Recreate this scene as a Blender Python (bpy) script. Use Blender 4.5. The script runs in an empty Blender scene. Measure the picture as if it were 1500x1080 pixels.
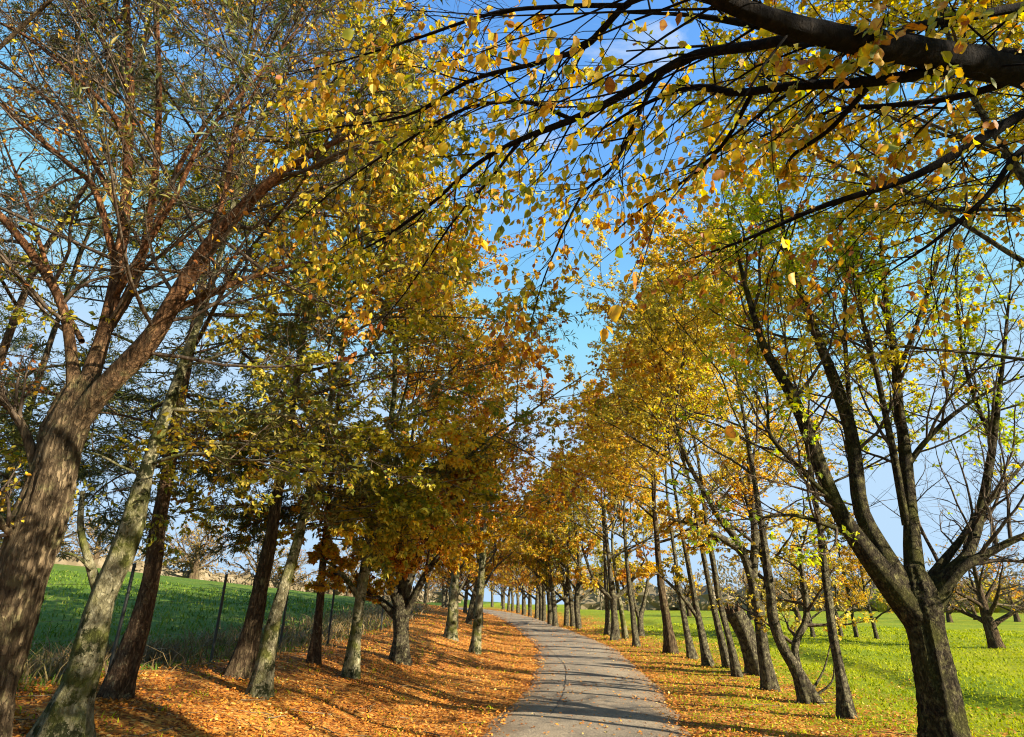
import bpy, math, random
import numpy as np
from mathutils import Vector

S = bpy.context.scene
COL = S.collection
PI = math.pi
rad = math.radians

# ------------------------------------------------------------------ camera
FPX, CX, CY, PITCH, CAMZ = 860.0, 750.0, 540.0, rad(21.86), 1.6
cam_d = bpy.data.cameras.new('camera')
cam = bpy.data.objects.new('camera', cam_d)
COL.objects.link(cam)
cam_d.sensor_width = 36.0
cam_d.lens = FPX / 1500 * 36
cam_d.clip_start = 0.05
cam_d.clip_end = 5000
cam.location = (0, 0, CAMZ)
cam.rotation_euler = (PI / 2 + PITCH, 0, 0)
S.camera = cam

# ------------------------------------------------------------------ light
SUN_EL = rad(22)
SUN_AZ = rad(119)                      # clockwise from +Y (the view direction)
sdir = Vector((math.sin(SUN_AZ) * math.cos(SUN_EL), math.cos(SUN_AZ) * math.cos(SUN_EL), math.sin(SUN_EL)))
sun_d = bpy.data.lights.new('sun', 'SUN')
sun_d.energy = 5.0
sun_d.angle = rad(0.53)
sun_d.color = (1.0, 0.88, 0.70)
sun = bpy.data.objects.new('sun', sun_d)
COL.objects.link(sun)
sun.rotation_euler = sdir.to_track_quat('Z', 'Y').to_euler()
sun.location = (30, -12, 30)

world = bpy.data.worlds.new('World')
S.world = world
world.use_nodes = True
wn, wl = world.node_tree.nodes, world.node_tree.links
wn.clear()
w_out = wn.new('ShaderNodeOutputWorld')
w_bg = wn.new('ShaderNodeBackground')
w_bg.inputs['Strength'].default_value = 0.115
sky = wn.new('ShaderNodeTexSky')
sky.sky_type = 'NISHITA'
sky.sun_disc = False
sky.sun_elevation = SUN_EL
sky.sun_rotation = SUN_AZ
sky.air_density = 1.1
sky.dust_density = 0.1
sky.ozone_density = 1.6
w_tc = wn.new('ShaderNodeTexCoord')
w_map = wn.new('ShaderNodeMapping')
w_map.inputs['Scale'].default_value = (1.6, 1.6, 4.2)
w_map.inputs['Rotation'].default_value = (0.25, 0.35, 0.5)
w_noise = wn.new('ShaderNodeTexNoise')
w_noise.inputs['Scale'].default_value = 2.1
w_noise.inputs['Detail'].default_value = 9
w_noise.inputs['Roughness'].default_value = 0.62
w_noise.inputs['Distortion'].default_value = 0.5
w_ramp = wn.new('ShaderNodeValToRGB')
w_ramp.color_ramp.elements[0].position = 0.63
w_ramp.color_ramp.elements[0].color = (0, 0, 0, 1)
w_ramp.color_ramp.elements[1].position = 0.80
w_ramp.color_ramp.elements[1].color = (0.85, 0.85, 0.85, 1)
w_mix = wn.new('ShaderNodeMixRGB')
w_mix.inputs['Color2'].default_value = (2.5, 2.68, 2.85, 1)
wl.new(w_tc.outputs['Generated'], w_map.inputs['Vector'])
wl.new(w_map.outputs['Vector'], w_noise.inputs['Vector'])
wl.new(w_noise.outputs['Fac'], w_ramp.inputs['Fac'])
wl.new(w_ramp.outputs['Color'], w_mix.inputs['Fac'])
w_hs = wn.new('ShaderNodeHueSaturation')
w_hs.inputs['Saturation'].default_value = 1.26
w_hs.inputs['Hue'].default_value = 0.504
w_hs.inputs['Value'].default_value = 1.25
wl.new(sky.outputs['Color'], w_hs.inputs['Color'])
w_dk = wn.new('ShaderNodeMixRGB'); w_dk.blend_type = 'DARKEN'; w_dk.inputs['Fac'].default_value = 1.0
w_dk.inputs['Color2'].default_value = (1.45, 2.05, 2.7, 1)
wl.new(w_hs.outputs['Color'], w_dk.inputs['Color1'])
wl.new(w_dk.outputs['Color'], w_mix.inputs['Color1'])
wl.new(w_mix.outputs['Color'], w_bg.inputs['Color'])
wl.new(w_bg.outputs['Background'], w_out.inputs['Surface'])

S.view_settings.view_transform = 'Standard'
S.view_settings.look = 'None'
S.view_settings.gamma = 1.0
S.view_settings.exposure = 1.68
S.view_settings.use_curve_mapping = False
S.render.engine = 'CYCLES'
S.cycles.max_bounces = 6
S.cycles.diffuse_bounces = 3
S.cycles.glossy_bounces = 2
S.cycles.transmission_bounces = 4
S.cycles.use_denoising = True
S.cycles.filter_width = 1.1

# ------------------------------------------------------------------ helpers
def sstep(a, b, x):
    t = np.clip((np.asarray(x, float) - a) / (b - a), 0, 1)
    return t * t * (3 - 2 * t)

def nrm(v):
    return v / np.maximum(np.linalg.norm(v, axis=-1, keepdims=True), 1e-9)

def vnoise(p, freq, seed):
    """cheap smooth noise of points (M,2 or 3), about -1..1"""
    r = np.random.RandomState(seed)
    out = np.zeros(len(p))
    for k in range(6):
        d = r.randn(p.shape[1])
        d /= np.linalg.norm(d)
        out += np.sin(p @ d * freq * r.uniform(0.6, 1.7) * 2 * PI + r.uniform(0, 6.28))
    return out / 2.6

RIGHT = np.array([1.0, 0, 0])
FWD = np.array([0, math.cos(PITCH), math.sin(PITCH)])
UPV = np.array([0, -math.sin(PITCH), math.cos(PITCH)])
CAM = np.array([0, 0, CAMZ])

def ray(px, py):
    return RIGHT * ((px - CX) / FPX) + UPV * ((CY - py) / FPX) + FWD

def at(px, py, Y):
    """the point of the place seen at a pixel, at distance Y along the road"""
    d = ray(px, py)
    return CAM + d * (Y / d[1])

def cdepth(p):
    return float((np.asarray(p) - CAM) @ FWD)

def project(P):
    q = P - CAM
    z = q @ FWD
    return CX + FPX * (q @ RIGHT) / z, CY - FPX * (q @ UPV) / z, z

# road centre line: distance -> x
RC_Y = np.array([-30, -12, 0, 5, 8.8, 14.5, 23.5, 34, 43, 52, 60, 68, 78, 95])
RC_X = np.array([-1.6, -0.9, -0.05, 0.45, 0.94, 1.85, 2.25, 1.5, 0.7, -0.5, -2.3, -5.2, -11, -24])
RC_YD = np.linspace(-30, 95, 600)

def _smooth_interp(x):
    a = np.interp(RC_YD, RC_Y, RC_X)
    k = np.hanning(41); k /= k.sum()
    return np.convolve(np.pad(a, 20, mode='edge'), k, mode='valid')
RC_XD = _smooth_interp(None)

def roadx(y):
    return np.interp(y, RC_YD, RC_XD)

def height(x, y):
    x = np.asarray(x, float); y = np.asarray(y, float)
    rise = 0.022 * np.maximum(0, np.minimum(y, 95) - 15) + 0.004 * np.maximum(0, np.minimum(y, 400) - 95)
    dx = x - roadx(np.minimum(y, 92))
    h = rise * (1 - 0.78 * sstep(9, 30, dx))
    # bank and field on the side with the fence
    h = h + 0.62 * sstep(1.6, 6.6, -dx)
    h = h + 0.105 * np.clip(-dx - 7.2, 0, 34) * sstep(4, 26, y) + 0.02 * np.clip(-dx - 41, 0, 300)
    # low bank that runs through the grass field
    h = h + 0.17 * sstep(7.0, 7.6, dx - 0.35 * np.sin(y * 0.31) - 0.25 * np.sin(y * 0.83)) * sstep(60, 35, y)
    h = h - 0.07 * sstep(5.6, 7.0, dx) * sstep(60, 35, y)
    h = h + 0.035 * np.sin(x * 0.9 + 0.4 * y) * np.sin(y * 0.55) * sstep(1.8, 4, np.abs(dx))
    h = h + 0.02 * np.sin(x * 2.3 - y * 1.1) * sstep(1.6, 3, np.abs(dx))
    return h

def ground_at(px, py):
    d = ray(px, py)
    t = 3.0
    while t < 400:
        p = CAM + d * t
        if p[2] < float(height(p[0], p[1])):
            break
        t += 0.05 if t < 60 else 0.4
    return np.array([p[0], p[1], float(height(p[0], p[1]))])

class MB:
    """collects vertices and faces; build() links ONE mesh object"""
    def __init__(self):
        self.v, self.q, self.t, self.a, self.n = [], [], [], [], 0
    def add(self, v, q=None, t=None, tint=None):
        v = np.asarray(v, np.float32).reshape(-1, 3)
        if q is not None and len(q): self.q.append(np.asarray(q, np.int64).reshape(-1, 4) + self.n)
        if t is not None and len(t): self.t.append(np.asarray(t, np.int64).reshape(-1, 3) + self.n)
        self.v.append(v)
        self.a.append(np.full(len(v), 0.5, np.float32) if tint is None else np.asarray(tint, np.float32).ravel())
        self.n += len(v)
    def mesh(self, name, mat, origin=(0, 0, 0), smooth=True):
        me = bpy.data.meshes.new(name)
        v = np.concatenate(self.v) - np.asarray(origin, np.float32)
        q = np.concatenate(self.q) if self.q else np.zeros((0, 4), np.int64)
        t = np.concatenate(self.t) if self.t else np.zeros((0, 3), np.int64)
        me.vertices.add(len(v))
        me.vertices.foreach_set('co', v.astype(np.float32).ravel())
        nl = q.size + t.size
        me.loops.add(nl)
        me.loops.foreach_set('vertex_index', np.concatenate([q.ravel(), t.ravel()]).astype(np.int32))
        npoly = len(q) + len(t)
        me.polygons.add(npoly)
        ls = np.concatenate([np.arange(len(q)) * 4, q.size + np.arange(len(t)) * 3])
        me.polygons.foreach_set('loop_start', ls.astype(np.int32))
        me.polygons.foreach_set('use_smooth', np.full(npoly, smooth))
        me.update(calc_edges=True)
        at_ = me.attributes.new('tint', 'FLOAT', 'POINT')
        at_.data.foreach_set('value', np.concatenate(self.a).astype(np.float32))
        if mat: me.materials.append(mat)
        return me
    def build(self, name, mat, parent=None, origin=(0, 0, 0), smooth=True, kind=None):
        o = bpy.data.objects.new(name, self.mesh(name, mat, origin, smooth))
        COL.objects.link(o)
        if parent: o.parent = parent
        if kind: o['kind'] = kind
        return o

def thing(name, label, cat, loc, group=None, rz=0):
    o = bpy.data.objects.new(name, None)
    COL.objects.link(o)
    o.empty_display_size = 0.3
    o.location = loc
    o.rotation_euler = (0, 0, rz)
    o['label'] = label
    o['category'] = cat
    if group: o['group'] = group
    return o

def copy_tree(root, loc, rz, sc, label, group=None):
    r = root.copy(); COL.objects.link(r)
    r.location = loc; r.rotation_euler = (0, 0, rz); r.scale = sc
    r['label'] = label
    if group: r['group'] = group
    for ch in list(root.children):
        c = ch.copy(); COL.objects.link(c); c.parent = r
    return r

def catmull(P, n):
    P = np.asarray(P, float)
    if len(P) == 2:
        t = np.linspace(0, 1, n)[:, None]
        return P[0] * (1 - t) + P[1] * t
    A = np.vstack([2 * P[0] - P[1], P, 2 * P[-1] - P[-2]])
    u = np.linspace(0, len(P) - 1 - 1e-6, n)
    i = u.astype(int); f = (u - i)[:, None]
    p0, p1, p2, p3 = A[i], A[i + 1], A[i + 2], A[i + 3]
    return 0.5 * (2 * p1 + (p2 - p0) * f + (2 * p0 - 5 * p1 + 4 * p2 - p3) * f ** 2 + (3 * p1 - p0 - 3 * p2 + p3) * f ** 3)

def tubes(mb, P, R, sides, tint=None):
    """P (N,K,3), R (N,K): N tapered tubes at once"""
    N, K, _ = P.shape
    T = nrm(np.gradient(P, axis=1))
    m = nrm(P[:, -1] - P[:, 0])
    ref = np.where(np.abs(m[:, 2:3]) < 0.8, np.array([[0, 0, 1.0]]), np.array([[1.0, 0.2, 0]]))
    ref = np.repeat(ref[:, None], K, 1)
    A = nrm(np.cross(T, ref)); B = np.cross(T, A)
    th = np.arange(sides) / sides * 2 * PI
    V = P[:, :, None] + R[:, :, None, None] * (A[:, :, None] * np.cos(th)[None, None, :, None] + B[:, :, None] * np.sin(th)[None, None, :, None])
    base = (np.arange(N) * K * sides)[:, None, None] + (np.arange(K - 1) * sides)[None, :, None]
    j = np.arange(sides); j2 = (j + 1) % sides
    q = np.stack([base + j, base + j2, base + sides + j2, base + sides + j], -1)
    mb.add(V.reshape(-1, 3), q.reshape(-1, 4), tint=None if tint is None else np.repeat(tint, K * sides))

def bigtube(mb, P, R, sides, seed=0, ridge=0.05, flare=0.0, lump=0.06):
    """one trunk or limb with lumps, fluting and root flare"""
    K = len(P)
    rs = np.random.RandomState(seed)
    T = nrm(np.gradient(P, axis=0))
    A = np.zeros_like(P); B = np.zeros_like(P)
    a = np.cross(T[0], [0.31, 0.9, 0.27]); a /= np.linalg.norm(a)
    for k in range(K):
        a = a - T[k] * (a @ T[k]); a /= np.linalg.norm(a)
        A[k] = a; B[k] = np.cross(T[k], a)
    s = np.concatenate([[0], np.cumsum(np.linalg.norm(np.diff(P, axis=0), axis=1))])
    th = np.arange(sides) / sides * 2 * PI
    TH, SS = np.meshgrid(th, s)
    f = np.ones_like(TH)
    for k in range(5):
        m = rs.randint(1, 4); w = rs.uniform(0.8, 3.2)
        f += lump / 2 * np.sin(m * TH + w * SS * 2 + rs.uniform(0, 6.3))
    for k in range(6):
        m = rs.randint(5, max(13, sides // 2)); w = rs.uniform(0.3, 1.6)
        f += ridge / 2.2 * np.sin(m * TH + w * SS + rs.uniform(0, 6.3) + 1.3 * np.sin(SS * rs.uniform(1, 4)))
    f += ridge * 0.35 * rs.randn(*TH.shape)
    if flare:
        lob = 0.6 + 0.4 * np.sin(5 * TH + rs.uniform(0, 6)) + 0.25 * np.sin(3 * TH + rs.uniform(0, 6))
        f += flare * lob * np.exp(-SS / 0.34)
    Rr = R[:, None] * f
    V = P[:, None] + Rr[..., None] * (A[:, None] * np.cos(TH)[..., None] + B[:, None] * np.sin(TH)[..., None])
    j = np.arange(sides); j2 = (j + 1) % sides
    base = (np.arange(K - 1) * sides)[:, None]
    q = np.stack([base + j, base + j2, base + sides + j2, base + sides + j], -1).reshape(-1, 4)
    n0 = K * sides
    V = np.concatenate([V.reshape(-1, 3), P[-1:] + T[-1:] * R[-1] * 0.5])
    t = np.stack([(K - 1) * sides + j, (K - 1) * sides + j2, np.full(sides, n0)], -1)
    mb.add(V, q, t)

def interp_poly(P, t):
    """P (N,K,3), t (N,) in 0..1 -> positions, tangents, index"""
    K = P.shape[1]
    u = np.clip(t, 0, 0.9999) * (K - 1)
    i = u.astype(int); f = (u - i)[:, None]
    n = np.arange(len(P))
    return P[n, i] * (1 - f) + P[n, i + 1] * f, nrm(P[n, i + 1] - P[n, i]), i

def grow(rs, P, R, n, trange=(0.2, 1.0), ang=(50, 12), length=(0.4, 0.7), rel=True, trop=0.03, wig=0.18, K=5,
         rr=0.6, rmax=9, rmin=0.002, flat=1.0, bias=None, taper=0.35, tip=0.25):
    """children of all the polylines P at once"""
    N = len(P)
    if N == 0: return np.zeros((0, K, 3)), np.zeros((0, K))
    idx = np.repeat(np.arange(N), n)
    M = len(idx)
    strat = np.tile((np.arange(n) + 0.5) / n, N) + rs.uniform(-0.5, 0.5, M) / n
    t = trange[0] + (trange[1] - trange[0]) * np.clip(strat, 0, 1)
    pos, tan, i = interp_poly(P[idx], t)
    r0 = R[idx, i]
    plen = np.linalg.norm(np.diff(P, axis=1), axis=2).sum(1)[idx]
    L = rs.uniform(length[0], length[1], M) * (plen if rel else 1.0) * (1 - taper * t)
    ref = rs.randn(M, 3); ref[:, 2] *= flat
    perp = nrm(ref - tan * (ref * tan).sum(1, keepdims=True))
    if flat < 1:
        perp[:, 2] *= flat; perp = nrm(perp)
    a = np.radians(rs.normal(ang[0], ang[1], M))[:, None]
    d = nrm(np.cos(a) * tan + np.sin(a) * perp)
    if bias is not None: d = nrm(d + np.asarray(bias))
    out = np.zeros((M, K, 3)); out[:, 0] = pos
    step = (L / (K - 1))[:, None]
    p = pos.copy()
    for k in range(1, K):
        d = nrm(d + wig * rs.randn(M, 3) * 0.6 + np.array([0, 0, trop]))
        p = p + d * step
        out[:, k] = p
    rs0 = np.clip(r0 * rr, rmin, rmax)
    rad_ = rs0[:, None] * np.linspace(1, tip, K)[None]
    return out, np.maximum(rad_, rmin * 0.55)

def leaf_sites(rs, P, n, trange=(0.1, 1.0), droop=0.5, spread=0.9, keep=1.0, nodes=None):
    N = len(P)
    idx = np.repeat(np.arange(N), n)
    if keep < 1: idx = idx[rs.rand(len(idx)) < keep]
    M = len(idx)
    pos, tan, _ = interp_poly(P[idx], rs.uniform(trange[0], trange[1], M) if nodes is None else rs.choice(nodes, M) + rs.uniform(-0.03, 0, M))
    side = nrm(np.cross(tan, rs.randn(M, 3) * 0.6 + np.array([0, 0, 1.0])))
    side *= rs.choice([-1, 1], M)[:, None]
    d = nrm(tan * 0.6 + side * spread + rs.randn(M, 3) * 0.35 + np.array([0, 0, -droop]))
    up = rs.randn(M, 3) * 0.55 + np.array([0.25, -0.1, 0.7])
    n_ = nrm(up - d * (up * d).sum(1, keepdims=True))
    return pos, d, n_

def leaves(mb, rs, pos, d, n_, size=(0.05, 0.085), wr=0.62, detail=0, clump=0.9, seed=1):
    M = len(pos)
    if M == 0: return
    L = rs.uniform(size[0], size[1], M)[:, None]
    b = np.cross(d, n_)
    W = L * wr * rs.uniform(0.8, 1.2, M)[:, None] * 0.5
    fold = rs.uniform(0.05, 0.5, M)[:, None] * W
    curl = rs.uniform(-0.25, 0.3, M)[:, None] * L
    tint = np.clip(0.5 + 0.24 * vnoise(pos, 0.35 * clump, seed) + rs.normal(0, 0.2, M), 0.0, 1.0)
    if detail == 0:
        v = np.stack([pos, pos + d * L * 0.48 - b * W + n_ * fold, pos + d * L - n_ * curl, pos + d * L * 0.48 + b * W + n_ * fold], 1)
        k = (np.arange(M) * 4)[:, None]
        t = np.concatenate([k + np.array([[0, 1, 2]]), k + np.array([[0, 2, 3]])])
        mb.add(v, None, t, tint=np.repeat(tint, 4))
    else:
        mid = pos + d * L * 0.5 - n_ * curl * 0.2
        v = np.stack([pos, pos + d * L * 0.27 - b * W * 0.82 + n_ * fold, pos + d * L * 0.62 - b * W * 0.92 + n_ * fold - n_ * curl * .3, pos + d * L - n_ * curl,
                      pos + d * L * 0.62 + b * W * 0.92 + n_ * fold - n_ * curl * .3, pos + d * L * 0.27 + b * W * 0.82 + n_ * fold, mid], 1)
        k = (np.arange(M) * 7)[:, None]
        t = np.concatenate([k + np.array([[a_, b_, 6]]) for a_, b_ in ((0, 1), (1, 2), (2, 3), (3, 4), (4, 5), (5, 0))])
        mb.add(v, None, t, tint=np.repeat(tint, 7))

# ------------------------------------------------------------------ materials
def new_mat(name):
    m = bpy.data.materials.new(name)
    m.use_nodes = True
    n, l = m.node_tree.nodes, m.node_tree.links
    n.clear()
    out = n.new('ShaderNodeOutputMaterial')
    return m, n, l, out

def ramp(n, stops):
    r = n.new('ShaderNodeValToRGB')
    e = r.color_ramp.elements
    while len(e) < len(stops): e.new(0.5)
    for el, (p, c) in zip(e, stops):
        el.position = p; el.color = (*c, 1)
    return r

def leaf_mat(name, stops, trans=0.46, rough=0.5, spec=0.3):
    m, n, l, out = new_mat(name)
    a = n.new('ShaderNodeAttribute'); a.attribute_name = 'tint'
    r = ramp(n, stops)
    p = n.new('ShaderNodeBsdfPrincipled')
    p.inputs['Roughness'].default_value = rough
    p.inputs['Specular IOR Level'].default_value = spec
    t = n.new('ShaderNodeBsdfTranslucent')
    hs = n.new('ShaderNodeHueSaturation')
    hs.inputs['Saturation'].default_value = 1.1
    hs.inputs['Value'].default_value = 1.35
    mix = n.new('ShaderNodeMixShader'); mix.inputs[0].default_value = trans
    l.new(a.outputs['Fac'], r.inputs['Fac'])
    l.new(r.outputs['Color'], p.inputs['Base Color'])
    l.new(r.outputs['Color'], hs.inputs['Color'])
    l.new(hs.outputs['Color'], t.inputs['Color'])
    l.new(p.outputs[0], mix.inputs[1]); l.new(t.outputs[0], mix.inputs[2])
    l.new(mix.outputs[0], out.inputs['Surface'])
    return m

RUST, BROWN, ORANGE = (0.27, 0.085, 0.016), (0.13, 0.05, 0.016), (0.52, 0.20, 0.018)
GOLD, YELLOW, OLIVE = (0.58, 0.34, 0.022), (0.74, 0.55, 0.035), (0.26, 0.25, 0.022)
LIME, GREEN, DARKG = (0.40, 0.50, 0.030), (0.10, 0.16, 0.020), (0.028, 0.055, 0.016)
LM = {
    'near': leaf_mat('leaf_golden_near', [(0, (0.17, 0.20, 0.02)), (0.2, OLIVE), (0.36, (0.50, 0.42, 0.035)), (0.52, (0.62, 0.40, 0.035)), (0.7, (0.52, 0.28, 0.025)), (0.86, (0.44, 0.19, 0.025)), (1, RUST)], 0.45),
    'gold': leaf_mat('leaf_gold', [(0, GREEN), (0.2, OLIVE), (0.40, (0.55, 0.38, 0.04)), (0.6, (0.70, 0.52, 0.07)), (0.8, GOLD), (0.93, ORANGE), (1, RUST)]),
    'goldrust': leaf_mat('leaf_gold_rust', [(0, BROWN), (0.15, RUST), (0.35, ORANGE), (0.55, GOLD), (0.75, (0.42, 0.27, 0.02)), (0.9, OLIVE), (1, YELLOW)]),
    'olive': leaf_mat('leaf_olive', [(0, GREEN), (0.2, (0.17, 0.18, 0.02)), (0.38, OLIVE), (0.58, (0.44, 0.36, 0.04)), (0.8, (0.60, 0.45, 0.06)), (0.92, YELLOW), (1, ORANGE)]),
    'yellowgreen': leaf_mat('leaf_yellow_green', [(0, OLIVE), (0.2, (0.30, 0.30, 0.03)), (0.42, YELLOW), (0.65, LIME), (0.82, YELLOW), (0.94, GOLD), (1, ORANGE)]),
    'goldgreen': leaf_mat('leaf_gold_green', [(0, OLIVE), (0.25, (0.42, 0.38, 0.04)), (0.5, (0.66, 0.50, 0.05)), (0.75, (0.60, 0.50, 0.05)), (0.92, GOLD), (1, ORANGE)]),
    'straw': leaf_mat('leaf_straw_gold', [(0, (0.22, 0.22, 0.03)), (0.22, (0.42, 0.36, 0.05)), (0.5, (0.64, 0.50, 0.09)), (0.75, (0.60, 0.40, 0.05)), (0.92, GOLD), (1, ORANGE)], 0.5),
    'lime': leaf_mat('leaf_lime', [(0, GREEN), (0.25, (0.28, 0.36, 0.02)), (0.55, LIME), (0.8, (0.55, 0.50, 0.03)), (1, YELLOW)]),
    'needle': leaf_mat('needle_green', [(0, (0.03, 0.05, 0.014)), (0.45, (0.09, 0.11, 0.022)), (0.8, (0.19, 0.17, 0.035)), (1, (0.32, 0.23, 0.06))], 0.2),
    'rustbrown': leaf_mat('leaf_rust_brown', [(0, BROWN), (0.4, RUST), (0.7, ORANGE), (1, GOLD)]),
    'litter': leaf_mat('fallen_leaf', [(0, (0.12, 0.045, 0.015)), (0.2, (0.30, 0.10, 0.02)), (0.45, (0.52, 0.19, 0.022)), (0.75, (0.58, 0.235, 0.03)), (0.94, (0.64, 0.34, 0.06)), (1, (0.70, 0.50, 0.15))], 0.12, 0.6),
    'grass': leaf_mat('grass_blade', [(0, (0.13, 0.17, 0.008)), (0.35, (0.22, 0.265, 0.008)), (0.7, (0.33, 0.36, 0.010)), (0.95, (0.37, 0.39, 0.014)), (1, (0.42, 0.40, 0.03))], 0.35, 0.7, 0.08),
    'shaded_pasture': leaf_mat('shaded_pasture_blade', [(0, (0.04, 0.08, 0.014)), (0.4, (0.085, 0.15, 0.018)), (0.8, (0.14, 0.20, 0.022)), (1, (0.26, 0.25, 0.06))], 0.3, 0.7, 0.08),  # darker, cooler blades: the field's shade put into their colour
    'drygrass': leaf_mat('dry_grass', [(0, (0.06, 0.04, 0.018)), (0.4, (0.15, 0.10, 0.04)), (0.75, (0.26, 0.19, 0.08)), (1, (0.12, 0.13, 0.03))], 0.25),
    'tan_twig': leaf_mat('pale_twig', [(0, (0.14, 0.105, 0.06)), (0.5, (0.24, 0.19, 0.11)), (1, (0.34, 0.27, 0.15))], 0.3),  # pale tan colour of the far woods and hedge
}

def bark_mat(name, dark, mid, light, patch=None, patch_scale=5.0, patch_lo=0.5, patch_hi=0.58, fissure=1.0, bump=0.6, stretch=0.22, moss=None, upper=None):
    m, n, l, out = new_mat(name)
    tc = n.new('ShaderNodeTexCoord')
    mp = n.new('ShaderNodeMapping'); mp.inputs['Scale'].default_value = (1, 1, stretch)
    no = n.new('ShaderNodeTexNoise'); no.inputs['Scale'].default_value = 26 * fissure; no.inputs['Detail'].default_value = 8; no.inputs['Roughness'].default_value = 0.65
    no.inputs['Distortion'].default_value = 0.4
    vo = n.new('ShaderNodeTexVoronoi'); vo.inputs['Scale'].default_value = 24 * fissure; vo.feature = 'DISTANCE_TO_EDGE'
    r = ramp(n, [(0.28, dark), (0.5, mid), (0.75, light)])
    l.new(tc.outputs['Object'], mp.inputs['Vector'])
    l.new(mp.outputs['Vector'], no.inputs['Vector'])
    wob = n.new('ShaderNodeMixRGB'); wob.blend_type = 'ADD'; wob.inputs['Fac'].default_value = 0.10
    l.new(mp.outputs['Vector'], wob.inputs['Color1']); l.new(no.outputs['Color'], wob.inputs['Color2'])
    l.new(wob.outputs['Color'], vo.inputs['Vector'])
    l.new(no.outputs['Fac'], r.inputs['Fac'])
    col = r.outputs['Color']
    if patch is not None:
        n2 = n.new('ShaderNodeTexNoise'); n2.inputs['Scale'].default_value = patch_scale; n2.inputs['Detail'].default_value = 9; n2.inputs['Roughness'].default_value = 0.72
        l.new(tc.outputs['Object'], n2.inputs['Vector'])
        r2 = ramp(n, [(patch_lo, (0, 0, 0)), (patch_hi, (1, 1, 1))])
        l.new(n2.outputs['Fac'], r2.inputs['Fac'])
        mx = n.new('ShaderNodeMixRGB'); mx.inputs['Color2'].default_value = (*patch, 1)
        l.new(r2.outputs['Color'], mx.inputs['Fac']); l.new(col, mx.inputs['Color1'])
        col = mx.outputs['Color']
    if moss is not None:
        n3 = n.new('ShaderNodeTexNoise'); n3.inputs['Scale'].default_value = 3.1; n3.inputs['Detail'].default_value = 6
        mp3 = n.new('ShaderNodeMapping'); mp3.inputs['Location'].default_value = (7, 3, 1)
        l.new(tc.outputs['Object'], mp3.inputs['Vector']); l.new(mp3.outputs['Vector'], n3.inputs['Vector'])
        r3 = ramp(n, [(0.48, (0, 0, 0)), (0.66, (0.85, 0.85, 0.85))])
        l.new(n3.outputs['Fac'], r3.inputs['Fac'])
        mx3 = n.new('ShaderNodeMixRGB'); mx3.inputs['Color2'].default_value = (*moss, 1)
        l.new(r3.outputs['Color'], mx3.inputs['Fac']); l.new(col, mx3.inputs['Color1'])
        col = mx3.outputs['Color']
    if upper is not None:                      # the bark colour mixes to redder tones up the tree
        sx = n.new('ShaderNodeSeparateXYZ'); l.new(tc.outputs['Object'], sx.inputs[0])
        ad = n.new('ShaderNodeMath'); ad.operation = 'MULTIPLY_ADD'; ad.inputs[1].default_value = 2.4
        l.new(no.outputs['Fac'], ad.inputs[0]); l.new(sx.outputs['Z'], ad.inputs[2])
        mr = n.new('ShaderNodeMapRange'); mr.inputs['From Min'].default_value = 4.0; mr.inputs['From Max'].default_value = 5.8
        l.new(ad.outputs[0], mr.inputs['Value'])
        ru = ramp(n, [(0.30, upper[0]), (0.5, upper[1]), (0.72, upper[2])]); l.new(no.outputs['Fac'], ru.inputs['Fac'])
        mu = n.new('ShaderNodeMixRGB'); l.new(mr.outputs[0], mu.inputs['Fac']); l.new(col, mu.inputs['Color1']); l.new(ru.outputs['Color'], mu.inputs['Color2'])
        col = mu.outputs['Color']
    p = n.new('ShaderNodeBsdfPrincipled'); p.inputs['Roughness'].default_value = 0.9; p.inputs['Specular IOR Level'].default_value = 0.08
    l.new(col, p.inputs['Base Color'])
    ma = n.new('ShaderNodeMath'); ma.operation = 'MULTIPLY_ADD'; ma.inputs[1].default_value = 0.8
    r4 = ramp(n, [(0.0, (0, 0, 0)), (0.16, (1, 1, 1))])
    l.new(vo.outputs['Distance'], r4.inputs['Fac'])
    l.new(r4.outputs['Color'], ma.inputs[0]); l.new(no.outputs['Fac'], ma.inputs[2])
    bp = n.new('ShaderNodeBump'); bp.inputs['Strength'].default_value = bump; bp.inputs['Distance'].default_value = 0.04
    l.new(ma.outputs[0], bp.inputs['Height']); l.new(bp.outputs['Normal'], p.inputs['Normal'])
    l.new(p.outputs[0], out.inputs['Surface'])
    return m

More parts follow.
